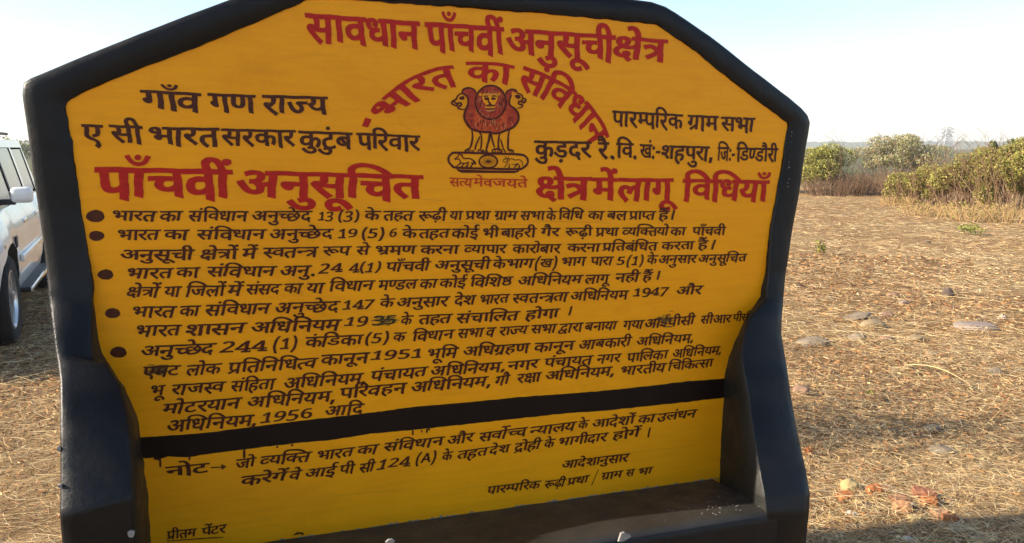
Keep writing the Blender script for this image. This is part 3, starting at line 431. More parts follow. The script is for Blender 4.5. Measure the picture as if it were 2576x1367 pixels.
  ([(9,0),(44,764),(69,1324),(60,1319),(70,2000),(610,1995),(30,2254),(40,2888)],29,3472,622,[(0.7107,1.217,0.7038,1.1886),(0.9115,1.2131,0.9047,1.1841)]),
 ]),
 ("text_line","black",15,[
  ([(179,0),(75,717),(269,712),(461,1264)],46,1537,622,[(-1.1627,1.2015,-1.1713,1.1725),(-1.0767,1.1984,-1.0853,1.169)]),
  ([(51,0),(66,580)],0,853,622,[(-1.0665,1.1978,-1.0751,1.1684),(-1.0198,1.1969,-1.0284,1.1673)]),
  ([(612,0),(32,259),(54,1001),(461,1679)],0,1952,622,[(-1.0064,1.1966,-1.0153,1.1661),(-0.8976,1.1927,-0.9066,1.1618)]),
  ([(50,0),(449,603)],0,612,622,[(-0.8907,1.1927,-0.8994,1.1626),(-0.8476,1.1916,-0.8563,1.1614)]),
  ([(60,0),(6,681),(60,676),(42,1352)],0,1886,622,[(-0.8395,1.192,-0.8479,1.1626),(-0.7377,1.1887,-0.7462,1.1588)]),
  ([(25,0),(66,762)],0,1035,622,[(-0.7293,1.1886,-0.7378,1.1587),(-0.6734,1.1873,-0.6819,1.1572)]),
  ([(51,0),(66,580)],0,853,622,[(-0.6621,1.1863,-0.6706,1.1561),(-0.6081,1.1851,-0.6166,1.1548)]),
  ([(608,0),(57,259),(43,815),(66,1430),(44,1689)],0,2258,622,[(-0.5944,1.1883,-0.6029,1.1579),(-0.4536,1.1852,-0.4621,1.1543)]),
  ([(50,0),(197,598),(37,1065),(54,1642)],0,2335,622,[(-0.4425,1.1838,-0.4505,1.1545),(-0.3165,1.1812,-0.3246,1.1514)]),
  ([(25,0),(66,762)],0,1035,622,[(-0.3086,1.1803,-0.3164,1.1514),(-0.2496,1.1791,-0.2575,1.15)]),
  ([(25,0),(79,762),(12,1021)],0,1526,622,[(-0.2438,1.1788,-0.2516,1.1496),(-0.1541,1.1768,-0.162,1.1474)]),
  ([(608,0),(57,259),(611,815),(58,1074),(565,1754)],0,2358,622,[(-0.1421,1.1762,-0.15,1.1467),(0.0053,1.1742,-0.0025,1.1442)]),
  ([(9,0),(610,764),(43,1023),(608,1638),(44,1897),(51,2452),(50,3032)],29,3644,622,[(0.025,1.1723,0.0173,1.1431),(0.2588,1.1666,0.2511,1.1366)]),
  ([(54,0),(66,678),(27,937),(70,1505)],0,1650,622,[(0.2679,1.1657,0.2605,1.1366),(0.3665,1.1636,0.3591,1.1342)]),
  ([(44,0),(61,555),(68,1086)],0,1359,622,[(0.381,1.1653,0.3736,1.1359),(0.4768,1.1639,0.4694,1.1342)]),
  ([(61,0),(452,455)],0,546,622,[(0.4874,1.1634,0.4803,1.1346),(0.5265,1.1635,0.5193,1.1345)]),
  ([(104,0)],194,275,622,[(0.5477,1.1663,0.5412,1.1344),(0.5547,1.1665,0.5482,1.134)]),
 ]),
 ("text_line","black",15,[
  ([(49,0),(66,703),(52,962),(40,1371)],46,1955,622,[(-1.1534,1.1438,-1.1625,1.113),(-1.0363,1.1384,-1.0454,1.1072)]),
  ([(25,0),(66,762)],0,1035,622,[(-1.0278,1.1379,-1.0367,1.1074),(-0.971,1.1368,-0.9799,1.1061)]),
  ([(60,0),(6,681),(608,676),(57,935),(43,1491),(66,2106),(44,2365)],0,2934,622,[(-0.9566,1.1368,-0.9656,1.1059),(-0.7701,1.1311,-0.7791,1.0995)]),
  ([(9,0),(44,764),(69,1324),(188,1319),(31,1715),(75,2190),(42,2416)],29,2950,622,[(-0.7558,1.1302,-0.7646,1.0994),(-0.5645,1.125,-0.5733,1.0934)]),
  ([(804,0),(807,551),(810,1102)],87,1605,714,[(-0.5528,1.1256,-0.5609,1.0965),(-0.4574,1.1242,-0.4654,1.0948)]),
  ([(25,0),(75,506)],0,777,622,[(-0.4388,1.1244,-0.4469,1.095),(-0.3924,1.1239,-0.4005,1.0942)]),
  ([(9,0),(44,764),(69,1324),(60,1319),(66,1995),(52,2254)],29,2678,622,[(-0.3833,1.1233,-0.3914,1.0937),(-0.212,1.1199,-0.2201,1.0896)]),
  ([(42,0),(75,475),(58,520)],0,1215,622,[(-0.1955,1.1194,-0.2037,1.0891),(-0.1222,1.1183,-0.1303,1.0877)]),
  ([(49,0),(66,703),(52,962),(40,1371)],46,1955,622,[(-0.1091,1.1171,-0.117,1.0874),(-0.0066,1.1158,-0.0145,1.0857)]),
  ([(215,0),(57,389),(40,945),(202,1515),(269,1873),(40,2425),(66,2995)],0,3268,622,[(0.0058,1.1141,-0.0021,1.084),(0.2066,1.1101,0.1987,1.0793)]),
  ([(9,0),(610,764),(43,1023),(608,1638),(44,1897),(51,2452),(50,3032)],29,3644,622,[(0.2156,1.1091,0.208,1.0792),(0.4333,1.1031,0.4257,1.0724)]),
  ([(804,0),(812,551),(807,1102),(810,1653)],87,2156,714,[(0.4549,1.1087,0.4475,1.0789),(0.5918,1.1061,0.5844,1.0758)]),
  ([(24,0),(52,1023)],29,1447,622,[(0.6254,1.1042,0.6182,1.0748),(0.7335,1.1043,0.7263,1.0746)]),
 ]),
 ("text_line","black",15,[
  ([(49,0),(66,703),(52,962),(40,1371)],46,1955,622,[(-1.1464,1.0872,-1.1555,1.0562),(-1.0267,1.0817,-1.0359,1.0502)]),
  ([(58,0),(66,680),(60,939),(44,1615)],40,2184,622,[(-1.0133,1.0803,-1.0225,1.0487),(-0.8437,1.0751,-0.8529,1.0429)]),
  ([(9,0),(610,764),(43,1023),(608,1638),(44,1897),(51,2452),(50,3032)],29,3644,622,[(-0.8296,1.0742,-0.8389,1.0418),(-0.561,1.0665,-0.5703,1.033)]),
  ([(804,0),(812,551)],87,1053,714,[(-0.5449,1.0719,-0.553,1.0427),(-0.4768,1.0709,-0.485,1.0414)]),
  ([(25,0),(75,506)],0,777,622,[(-0.3728,1.0639,-0.3809,1.0341),(-0.3343,1.0641,-0.3424,1.0341)]),
  ([(40,0),(61,570),(40,1101)],0,1685,622,[(-0.3161,1.0633,-0.324,1.0341),(-0.2035,1.0609,-0.2115,1.0313)]),
  ([(60,0),(6,681),(30,676),(66,1310),(611,1569),(54,1828),(40,2506)],0,3090,622,[(-0.1893,1.0595,-0.1972,1.0299),(0.0295,1.0549,0.0216,1.0245)]),
  ([(61,0),(79,531),(27,790),(66,1353)],0,1626,622,[(0.0518,1.0544,0.0439,1.024),(0.1746,1.0551,0.1667,1.0242)]),
  ([(104,0)],194,275,622,[(0.2125,1.0584,0.2018,1.0276),(0.219,1.0599,0.2083,1.0271)]),
 ]),
 ("text_line","black",15,[
  ([(9,0),(44,764),(69,1324),(188,1319),(31,1715),(75,2190),(42,2416)],29,2950,622,[(-1.1386,1.0248,-1.148,0.9928),(-0.9338,1.0187,-0.9433,0.9858)]),
  ([(805,0),(807,551),(807,1102)],47,1633,714,[(-0.916,1.0215,-0.9255,0.9885),(-0.7873,1.0158,-0.7968,0.9823)]),
  ([(795,0),(804,354),(796,905)],68,1191,714,[(-0.7659,1.0198,-0.7759,0.9845),(-0.6965,1.0184,-0.7065,0.9828)]),
  ([(25,0),(6,506),(67,762),(37,1021),(25,1598),(66,2360)],0,2633,622,[(-0.6736,1.0171,-0.6822,0.9865),(-0.4948,1.0125,-0.5034,0.9812)]),
  ([(795,0),(808,354),(796,905)],68,1191,714,[(-0.4849,1.014,-0.4935,0.9827),(-0.4125,1.0131,-0.4212,0.9815)]),
  ([(25,0)],0,777,622,[(-0.3981,1.0111,-0.4063,0.9812),(-0.3576,1.01,-0.3657,0.9799)]),
  ([(608,0),(57,259),(43,815),(66,1430),(44,1689)],0,2258,622,[(-0.3372,1.0085,-0.3453,0.9784),(-0.1973,1.0074,-0.2055,0.9768)]),
  ([(60,0),(49,676),(66,1379)],0,1652,622,[(-0.1853,1.0075,-0.1932,0.9777),(-0.0948,1.0065,-0.1027,0.9764)]),
  ([(57,0)],0,571,622,[(-0.0872,1.0055,-0.0952,0.9754),(-0.0545,1.0055,-0.0625,0.9753)]),
  ([(52,0),(66,409),(190,668),(51,1240)],0,1835,622,[(-0.0421,1.0046,-0.0498,0.9753),(0.0613,1.003,0.0535,0.9732)]),
  ([(60,0),(49,676),(66,1379)],0,1652,622,[(0.0701,1.0028,0.0623,0.9731),(0.1651,1.0014,0.1574,0.9713)]),
  ([(529,0),(66,620),(52,879),(66,1288)],0,1561,622,[(0.1732,0.9999,0.1654,0.9697),(0.2613,0.9995,0.2536,0.9691)]),
  ([(48,0),(44,571),(66,1126),(51,1385),(66,1965)],0,2238,622,[(0.2695,0.998,0.262,0.9685),(0.3937,0.9952,0.3863,0.9653)]),
  ([(27,0),(51,563),(66,1143)],0,1416,622,[(0.4154,0.9937,0.4079,0.9638),(0.4977,0.9925,0.4902,0.9623)]),
  ([(10,0),(12,1023),(46,1514),(68,2082),(60,2341),(68,3017)],29,3290,622,[(0.502,0.9932,0.4945,0.963),(0.706,0.9941,0.6985,0.9631)]),
  ([(60,0),(68,676),(10,935),(52,1958)],0,2382,622,[(0.7287,0.9915,0.7217,0.9625),(0.858,0.9881,0.8511,0.9587)]),
  ([(46,0),(68,568),(60,827),(68,1503)],0,1776,622,[(0.8638,0.9887,0.8576,0.9623),(0.9444,0.9865,0.9382,0.9599)]),
 ]),
 ("text_line","black",15,[
  ([(19,0),(50,553),(35,1151)],0,1670,622,[(-1.1383,0.9631,-1.1473,0.9326),(-1.036,0.9592,-1.045,0.9282)]),
  ([(54,0),(79,678),(25,937)],0,1714,622,[(-1.0188,0.9569,-1.0278,0.9258),(-0.9218,0.9552,-0.9309,0.9237)]),
  ([(274,0),(609,568),(40,827),(608,1397),(44,1656),(610,2211),(43,2470),(198,3085),(57,3434)],0,4005,622,[(-0.9021,0.9544,-0.9112,0.9228),(-0.6374,0.9488,-0.6466,0.9161)]),
  ([(25,0),(66,762),(44,1021),(70,1581),(44,1576)],0,2145,622,[(-0.6284,0.9564,-0.6373,0.9246),(-0.4771,0.9532,-0.486,0.9208)]),
  ([(804,0),(812,551),(808,1102),(804,1653)],87,2000,714,[(-0.4649,0.9563,-0.4731,0.9265),(-0.315,0.9523,-0.3232,0.922)]),
  ([(49,0),(70,708),(609,703),(50,962)],46,1574,622,[(-0.2867,0.9473,-0.2953,0.9151),(-0.1841,0.9456,-0.1928,0.9129)]),
  ([(9,0),(610,764),(43,1023),(256,1638),(61,2201),(39,2732)],29,3469,622,[(-0.1674,0.9452,-0.1756,0.9143),(0.0664,0.9409,0.0581,0.9092)]),
  ([(25,0),(66,762),(44,1021),(70,1581),(44,1576)],0,2145,622,[(0.0826,0.9397,0.0746,0.9088),(0.2316,0.9368,0.2236,0.9054)]),
  ([(10,0),(48,1023),(25,1594),(66,2356),(52,2615),(68,3024)],29,3297,622,[(0.25,0.9354,0.2422,0.9049),(0.451,0.9339,0.4433,0.9027)]),
  ([(9,0),(610,764),(43,1023),(608,1638),(44,1897),(51,2452),(50,3032),(799,3630)],29,3829,622,[(0.4704,0.9294,0.4632,0.9001),(0.7031,0.9262,0.6959,0.8961)]),
 ]),
 ("text_line","black",15,[
  ([(49,0),(70,708)],46,853,622,[(-1.1209,0.9035,-1.13,0.8727),(-1.075,0.9021,-1.0841,0.871)]),
  ([(52,0),(66,409),(32,668),(215,1410),(57,1799)],0,2370,622,[(-1.0635,0.9014,-1.0725,0.8703),(-0.9133,0.8974,-0.9224,0.8657)]),
  ([(60,0),(6,681),(67,676),(61,935),(40,1466),(66,2036)],0,2309,622,[(-0.8974,0.8959,-0.9065,0.8641),(-0.7667,0.8932,-0.7759,0.861)]),
  ([(9,0),(610,764),(43,1023),(608,1638),(44,1897),(51,2452),(50,3032),(799,3630)],29,3829,622,[(-0.7421,0.891,-0.7513,0.8586),(-0.4863,0.8863,-0.4955,0.8528)]),
  ([(46,0),(6,573),(30,568),(66,1202),(51,1461),(40,2041)],0,2625,622,[(-0.4741,0.8897,-0.4828,0.858),(-0.2881,0.8896,-0.2968,0.8572)]),
  ([(9,0),(610,764),(43,1023),(608,1638),(44,1897),(51,2452),(50,3032),(799,3630)],29,3829,622,[(-0.2763,0.8877,-0.2848,0.8561),(-0.0222,0.883,-0.0307,0.8505)]),
  ([(44,0),(27,555),(52,1118)],0,1542,622,[(-0.0135,0.8818,-0.0215,0.8511),(0.1012,0.8816,0.0932,0.8505)]),
  ([(46,0),(6,573),(30,568),(66,1202),(51,1461),(40,2041)],0,2625,622,[(0.1192,0.8811,0.1114,0.8508),(0.3019,0.8785,0.2942,0.8476)]),
  ([(44,0),(27,555),(52,1118)],0,1542,622,[(0.3181,0.8781,0.3105,0.8482),(0.4098,0.8765,0.4022,0.8463)]),
  ([(46,0),(66,568),(611,827),(54,1086),(25,1764),(66,2526)],0,2799,622,[(0.4344,0.874,0.4268,0.8436),(0.5999,0.8741,0.5924,0.8432)]),
  ([(9,0),(610,764),(43,1023),(608,1638),(44,1897),(51,2452),(50,3032),(799,3630)],29,3829,622,[(0.6171,0.8727,0.6099,0.8428),(0.8242,0.8716,0.8169,0.841)]),
 ]),
 ("text_line","black",15,[
  ([(50,0),(79,598),(35,857),(52,1361),(51,1770),(66,2350),(44,2609)],0,3178,622,[(-1.0914,0.8436,-1.1007,0.8116),(-0.869,0.8432,-0.8784,0.8103)]),
  ([(9,0),(610,764),(43,1023),(608,1638),(44,1897),(51,2452),(50,3032),(799,3630)],29,3829,622,[(-0.8509,0.8405,-0.8603,0.8075),(-0.5869,0.8364,-0.5963,0.8023)]),
  ([(46,0),(606,568),(52,827),(57,1236),(61,1792),(44,2323)],0,2892,622,[(-0.5743,0.8424,-0.5833,0.81),(-0.3588,0.8418,-0.3678,0.8086)]),
  ([(9,0),(610,764),(43,1023),(608,1638),(44,1897),(51,2452),(50,3032),(799,3630)],29,3829,622,[(-0.3427,0.8403,-0.3515,0.8079),(-0.0694,0.8373,-0.0782,0.8039)]),
  ([(27,0),(80,563)],0,836,622,[(-0.056,0.8337,-0.0643,0.8021),(-0.0043,0.8362,-0.0126,0.8044)]),
  ([(52,0),(179,409),(66,1121)],0,1394,622,[(0.0206,0.8349,0.0123,0.803),(0.109,0.8356,0.1007,0.8034)]),
  ([(9,0),(610,764),(43,1023),(608,1638),(44,1897),(51,2452),(50,3032),(799,3630)],29,3829,622,[(0.1245,0.8342,0.1165,0.8029),(0.3885,0.8315,0.3804,0.7992)]),
  ([(49,0),(66,703),(52,962),(40,1371),(68,1941),(51,2200)],46,2795,622,[(0.4115,0.8275,0.4039,0.7971),(0.5932,0.8258,0.5857,0.7949)]),
  ([(610,0),(30,259),(67,893),(25,1152),(198,1914),(60,2263),(66,2939)],0,3212,622,[(0.6005,0.8252,0.5934,0.7962),(0.7886,0.8257,0.7816,0.7961)]),
 ]),
 ("text_line","black",15,[
  ([(9,0),(610,764),(43,1023),(608,1638),(44,1897),(51,2452),(50,3032),(799,3630)],29,3829,622,[(-1.0835,0.7911,-1.093,0.7582),(-0.8241,0.7836,-0.8338,0.7495)]),
  ([(804,0),(812,551),(808,1102),(809,1653)],87,2158,714,[(-0.8107,0.7865,-0.8197,0.755),(-0.661,0.7871,-0.67,0.7549)]),
  ([(10,0),(67,1023),(42,1282)],29,1816,622,[(-0.6186,0.7867,-0.6276,0.7543),(-0.4992,0.7851,-0.5082,0.7523)]),
 ]),
 ("note_lettering","black",15,[
  ([(44,0),(79,555),(35,814)],0,1333,622,[(-1.0991,0.6476,-1.1016,0.6167),(-0.9759,0.6447,-0.9782,0.6132)]),
  ([(1001,0)],0,1000,622,[(-0.9722,0.6407,-0.9735,0.6167),(-0.9275,0.6385,-0.9288,0.6143)]),
  ([(32,0),(79,742)],0,1015,622,[(-0.8973,0.645,-0.9028,0.6161),(-0.8378,0.6462,-0.8432,0.6171)]),
  ([(212,0),(51,392),(604,972),(183,1231),(40,1834)],0,2418,622,[(-0.8241,0.6462,-0.8339,0.6166),(-0.6678,0.6438,-0.6777,0.6135)]),
  ([(49,0),(66,703),(52,962),(40,1371)],46,1955,622,[(-0.651,0.6417,-0.6605,0.6124),(-0.5333,0.6424,-0.543,0.6127)]),
  ([(25,0),(66,762)],0,1035,622,[(-0.5237,0.6427,-0.5334,0.613),(-0.454,0.6437,-0.4636,0.6138)]),
  ([(60,0),(6,681),(608,676),(57,935),(43,1491),(66,2106),(44,2365)],0,2934,622,[(-0.4372,0.6439,-0.4468,0.6143),(-0.2361,0.6438,-0.2457,0.6135)]),
  ([(24,0),(52,1023)],29,1447,622,[(-0.2247,0.6418,-0.2341,0.6121),(-0.1322,0.645,-0.1417,0.615)]),
  ([(60,0),(57,676),(462,1232),(188,1491),(30,1887)],0,2536,622,[(-0.1146,0.641,-0.1238,0.6117),(0.0583,0.6435,0.049,0.6136)]),
  ([(202,0),(51,358),(66,938),(54,1197),(51,1875)],0,2470,622,[(0.0693,0.6411,0.06,0.6112),(0.2422,0.6433,0.2329,0.6127)]),
  ([(25,0),(75,506)],0,777,622,[(0.2496,0.6425,0.2405,0.6127),(0.2894,0.6436,0.2802,0.6137)]),
  ([(10,0),(42,1023),(75,1498),(58,1543),(461,2223)],29,2496,622,[(0.3043,0.6404,0.2952,0.6104),(0.4724,0.6409,0.4631,0.6104)]),
  ([(25,0),(66,762)],0,1035,622,[(0.4858,0.6366,0.4768,0.6068),(0.5568,0.6379,0.5478,0.6079)]),
  ([(13,0),(54,548),(6,1231),(43,1226),(44,1841)],0,2410,622,[(0.5626,0.6364,0.5538,0.6072),(0.7281,0.6369,0.7192,0.6072)]),
 ]),
 ("note_lettering","black",15,[
  ([(25,0),(52,762),(75,1167),(27,1171),(449,1739)],0,1749,622,[(-0.8845,0.5882,-0.8941,0.5593),(-0.743,0.587,-0.7526,0.5576)]),
  ([(57,0),(75,561)],0,571,622,[(-0.7388,0.585,-0.7485,0.5556),(-0.7014,0.5862,-0.7111,0.5566)]),
  ([(10,0),(12,1023)],29,1528,622,[(-0.6882,0.5855,-0.6979,0.5559),(-0.5913,0.5851,-0.601,0.5552)]),
  ([(46,0),(68,568)],0,841,622,[(-0.5825,0.5851,-0.592,0.5558),(-0.5334,0.5849,-0.5429,0.5554)]),
  ([(60,0),(68,676)],0,949,622,[(-0.5194,0.5824,-0.5289,0.5529),(-0.4677,0.5831,-0.4773,0.5534)]),
  ([(804,0),(805,551),(807,1102)],87,1633,714,[(-0.4533,0.5886,-0.4633,0.5574),(-0.35,0.5885,-0.3601,0.557)]),
  ([(795,0),(1000,354),(796,994)],68,1280,714,[(-0.3291,0.5923,-0.3397,0.5592),(-0.2631,0.5927,-0.2737,0.5594)]),
  ([(25,0),(75,506)],0,777,622,[(-0.2438,0.5865,-0.2533,0.5568),(-0.2073,0.5877,-0.2168,0.5578)]),
  ([(40,0),(61,570),(40,1101)],0,1685,622,[(-0.1903,0.5856,-0.1995,0.5564),(-0.0815,0.5875,-0.0908,0.5579)]),
  ([(42,0),(75,475),(58,520)],0,1215,622,[(-0.0766,0.5877,-0.0856,0.5588),(-0.0039,0.5889,-0.013,0.5598)]),
  ([(271,0),(79,520),(61,779),(68,1310)],0,1583,622,[(0.012,0.5885,0.0029,0.5594),(0.1119,0.5891,0.1028,0.5596)]),
  ([(25,0),(75,506)],0,777,622,[(0.1222,0.5886,0.1133,0.5599),(0.1619,0.5894,0.153,0.5606)]),
  ([(49,0),(66,703),(27,962),(68,1525),(42,1784),(66,2304),(52,2563)],46,2987,622,[(0.1764,0.5885,0.1675,0.5596),(0.3654,0.588,0.3564,0.5585)]),
  ([(61,0),(79,531),(27,790),(449,1358)],0,1368,622,[(0.3848,0.5874,0.3758,0.5578),(0.4954,0.5877,0.4863,0.5577)]),
  ([(104,0)],194,275,622,[(0.5281,0.5864,0.5188,0.5507),(0.5338,0.5874,0.5244,0.55)]),
 ]),
 ("signature_lettering","black",15,[
  ([(10,0),(42,1023),(75,1498),(58,1543),(66,2223),(44,2482),(69,3042),(60,3037),(66,3713),(52,3972)],29,4396,622,[(0.1915,0.5019,0.183,0.4743),(0.4525,0.4981,0.4439,0.4697)]),
 ]),
 ("signature_lettering","black",15,[
  ([(46,0),(66,568),(52,827),(207,1236),(46,1586),(606,2154),(52,2413),(25,2822)],0,3599,622,[(-0.086,0.4443,-0.0942,0.4182),(0.1088,0.44,0.1006,0.4132)]),
  ([(418,0),(97,787),(68,1350)],0,1623,622,[(0.1233,0.436,0.115,0.4092),(0.204,0.4346,0.1957,0.4076)]),
  ([(274,0),(41,568),(66,1210)],0,1483,622,[(0.2106,0.4342,0.2025,0.4079),(0.2949,0.4361,0.2868,0.4096)]),
  ([(802,0)],42,387,714,[(0.3164,0.4422,0.3032,0.4033),(0.3264,0.4458,0.3133,0.4019)]),
  ([(256,0),(66,563),(50,822)],0,1434,622,[(0.3423,0.4367,0.3345,0.4109),(0.4282,0.4368,0.4204,0.4107)]),
  ([(60,0)],0,691,622,[(0.4403,0.4361,0.4329,0.4115),(0.4749,0.4357,0.4675,0.411)]),
  ([(49,0),(66,703)],46,976,622,[(0.4923,0.4346,0.4849,0.4099),(0.5501,0.4341,0.5427,0.4093)]),
 ]),
 ("painter_signature","black",15,[
  ([(274,0),(68,568),(40,827),(50,1397)],0,2009,622,[(-1.1079,0.4412,-1.1118,0.4153),(-1.0229,0.439,-1.0268,0.4128)]),
  ([(46,0),(449,573),(35,568),(52,1072)],0,1496,622,[(-1.0089,0.4361,-1.0139,0.4101),(-0.9349,0.4394,-0.9399,0.4131)]),
 ]),
 ("arched_lettering","red",17,[
  ([(49,0),(66,703),(52,962),(40,1371)],46,1955,622,[(-0.4578,1.7084,-0.3867,1.6809),(-0.4406,1.7266,-0.3724,1.6958),(-0.4226,1.7441,-0.3575,1.7101),(-0.4037,1.7608,-0.3419,1.7236),(-0.3839,1.7765,-0.3258,1.7362),(-0.3633,1.7912,-0.3092,1.7477),(-0.3418,1.8046,-0.2921,1.7582),(-0.3195,1.8168,-0.2745,1.7675),(-0.2964,1.8275,-0.2565,1.7755),(-0.2725,1.8365,-0.2381,1.7822),(-0.2478,1.8439,-0.2193,1.7875),(-0.2222,1.8493,-0.2,1.7914),(-0.1959,1.8528,-0.18,1.7938)]),
  ([(25,0),(66,762)],0,1035,622,[(-0.152,1.8639,-0.1449,1.8052),(-0.1389,1.865,-0.1332,1.8061),(-0.1258,1.8659,-0.1215,1.8067),(-0.1126,1.8665,-0.1098,1.8071),(-0.0994,1.8668,-0.0981,1.8072),(-0.0862,1.8667,-0.0865,1.807),(-0.073,1.8664,-0.0748,1.8065),(-0.0597,1.8658,-0.0631,1.8058),(-0.0465,1.8648,-0.0514,1.8048),(-0.0332,1.8636,-0.0396,1.8035),(-0.0199,1.862,-0.0279,1.802),(-0.0066,1.8601,-0.0161,1.8001),(0.0067,1.8579,-0.0043,1.798)]),
  ([(60,0),(6,681),(608,676),(57,935),(43,1491),(66,2106),(44,2365)],0,2934,622,[(0.041,1.8574,0.0111,1.7939),(0.0715,1.8486,0.0403,1.7852),(0.102,1.8384,0.069,1.7754),(0.1323,1.8268,0.0971,1.7643),(0.1621,1.8137,0.1242,1.7519),(0.191,1.7988,0.15,1.7382),(0.2189,1.7821,0.1741,1.7231),(0.2453,1.7634,0.1963,1.7065),(0.2699,1.7427,0.2164,1.6886),(0.2925,1.7198,0.234,1.6693),(0.3127,1.6945,0.2491,1.6484),(0.3302,1.6668,0.2616,1.6259),(0.3446,1.6366,0.2714,1.6015)]),
 ]),
 ("smudged_lettering","smudge",20,[
  ([(806,0),(808,551)],40,1046,714,[(-0.4629,1.07,-0.4697,1.0412),(-0.3878,1.0685,-0.3942,1.0386)]),
 ]),
]
# ================================================================== THE NOTICE BOARD
def nz(x, y, z=0.0): return noise.noise(Vector((x, y, z)))

# materials
t = NT("yellow_enamel", 0.38, 0.22)
v = t.coord((1, 1, 1))
streak = t.noise(9, 6, t.coord((0.6, 1, 7)), 0.65)
blotch = t.noise(1.6, 3, v)
c1 = t.ramp(blotch, [(0.3, (0.83, 0.328, 0.0005)), (0.7, (0.90, 0.375, 0.0008))])
c2 = t.ramp(streak, [(0.35, (0.86, 0.81, 0.68)), (0.55, (1, 1, 1))])
c3 = t.mix(0.42, c1, c2, 'MULTIPLY')
spk = t.noise(210, 2, v)
c4 = t.mix(t.ramp(spk, [(0.74, (0, 0, 0)), (0.80, (1, 1, 1))]), c3, (0.25, 0.12, 0.02))
st_ = t.noise(2.4, 6, t.coord((1, 1, 1.4)), .72, 1.2)
c4 = t.mix(t.ramp(st_, [(0.50, (0, 0, 0)), (0.72, (0.24,) * 3)]), c4, (0.46, 0.17, 0.004))
vo = t.n('ShaderNodeTexVoronoi', feature='DISTANCE_TO_EDGE'); vo.inputs['Scale'].default_value = 1.9
dv_ = t.n('ShaderNodeMapping'); dv_.inputs['Scale'].default_value = (1, 1, 2.2)
nn_ = t.n('ShaderNodeTexNoise'); nn_.inputs['Scale'].default_value = 5; nn_.inputs['Detail'].default_value = 5
t.l(v, nn_.inputs['Vector']); ad_ = t.n('ShaderNodeVectorMath', operation='MULTIPLY_ADD'); t.l(nn_.outputs['Color'], ad_.inputs[0]); ad_.inputs[1].default_value = (.35, .35, .35); t.l(v, ad_.inputs[2])
t.l(ad_.outputs[0], dv_.inputs[0]); t.l(dv_.outputs[0], vo.inputs['Vector'])
ck = t.mix(1.0, t.ramp(vo.outputs['Distance'], [(0.0, (1, 1, 1)), (0.006, (0, 0, 0))]), t.ramp(t.noise(1.3, 2, v), [(0.52, (0, 0, 0)), (0.6, (0.16,) * 3)]), 'MULTIPLY')
c4 = t.mix(ck, c4, (0.20, 0.08, 0.006))
t.color(c4)
fine = t.noise(70, 4, t.coord((0.35, 1, 3)))
t.l(t.ramp(streak, [(0.3, (0.34,) * 3), (0.7, (0.46,) * 3)]), t.b.inputs['Roughness'])
t.bump(t.mix(0.5, fine, t.noise(5, 3, v)), 0.10, 0.004)
M_YEL = t.m

def dark_paint(name, base, hi, rough=0.38, chips=0.0):
    t = NT(name, rough, 0.27)
    v = t.coord()
    f = t.noise(3.0, 6, v)
    c = t.ramp(f, [(0.3, base), (0.75, hi)])
    if chips:
        sp = t.noise(95, 3, v, 0.7)
        big = t.noise(6, 2, v)
        mk = t.mix(1.0, t.ramp(sp, [(0.70, (0, 0, 0)), (0.74, (1, 1, 1))]), t.ramp(big, [(0.5, (0, 0, 0)), (0.62, (chips,) * 3)]), 'MULTIPLY')
        c = t.mix(mk, c, (0.32, 0.31, 0.28))
    t.color(c)
    t.l(t.ramp(t.noise(14, 4, v), [(0.3, (rough - 0.08,) * 3), (0.7, (rough + 0.14,) * 3)]), t.b.inputs['Roughness'])
    t.bump(t.mix(0.55, t.noise(45, 6, v, .7), t.noise(9, 4, v)), 0.42, 0.010)
    return t.m
M_BLK = dark_paint("blue_black_enamel", (0.0024, 0.0028, 0.0035), (0.0055, 0.0062, 0.0075), 0.38)
M_INN = dark_paint("worn_olive_black_paint", (0.006, 0.0065, 0.005), (0.016, 0.016, 0.012), 0.5, 0.6)
M_SEAT = dark_paint("dusty_black_seat_paint", (0.014, 0.0135, 0.0125), (0.040, 0.038, 0.034), 0.45, 0.9)
M_BAND = plain("brown_black_band_paint", (0.008, 0.003, 0.0015), 0.5, 0.18, var=0.3)
def brush(name, a, b, rough=0.42):
    t = NT(name, rough, 0.22)
    f = t.noise(45, 4, t.coord((1, 1, 1.6)), 0.7)
    t.color(t.ramp(f, [(0.32, a), (0.68, b)])); return t.m
M_RED = brush("red_letter_paint", (0.34, 0.006, 0.003), (0.50, 0.013, 0.006))
M_TXT = brush("brown_black_letter_paint", (0.034, 0.0065, 0.0025), (0.09, 0.018, 0.006))
M_SML = brush("thin_orange_red_letter_paint", (0.42, 0.018, 0.004), (0.55, 0.06, 0.01))
M_SMU = brush("smudged_black_letter_paint", (0.012, 0.012, 0.006), (0.05, 0.045, 0.012))
M_MANE = brush("mane_red_paint", (0.26, 0.016, 0.010), (0.48, 0.065, 0.02))
M_MANE2 = brush("chest_orange_red_paint", (0.38, 0.026, 0.008), (0.62, 0.11, 0.022))
M_LINE = brush("emblem_outline_paint", (0.05, 0.006, 0.003), (0.10, 0.014, 0.005))
M_HI = brush("emblem_highlight_paint", (0.50, 0.19, 0.06), (0.60, 0.28, 0.10))
M_CHIP = plain("bare_lime_plaster", (0.24, 0.23, 0.21), 0.8, var=0.2, scale=60)
M_SMEAR = plain("wet_black_smear", (0.10, 0.06, 0.005), 0.5, var=0.4, scale=40)

board = empty("concrete_notice_board", BO, YAW)
tag(board, "large yellow concrete notice board with black border, built-in seat and painted Hindi lettering", "notice board")

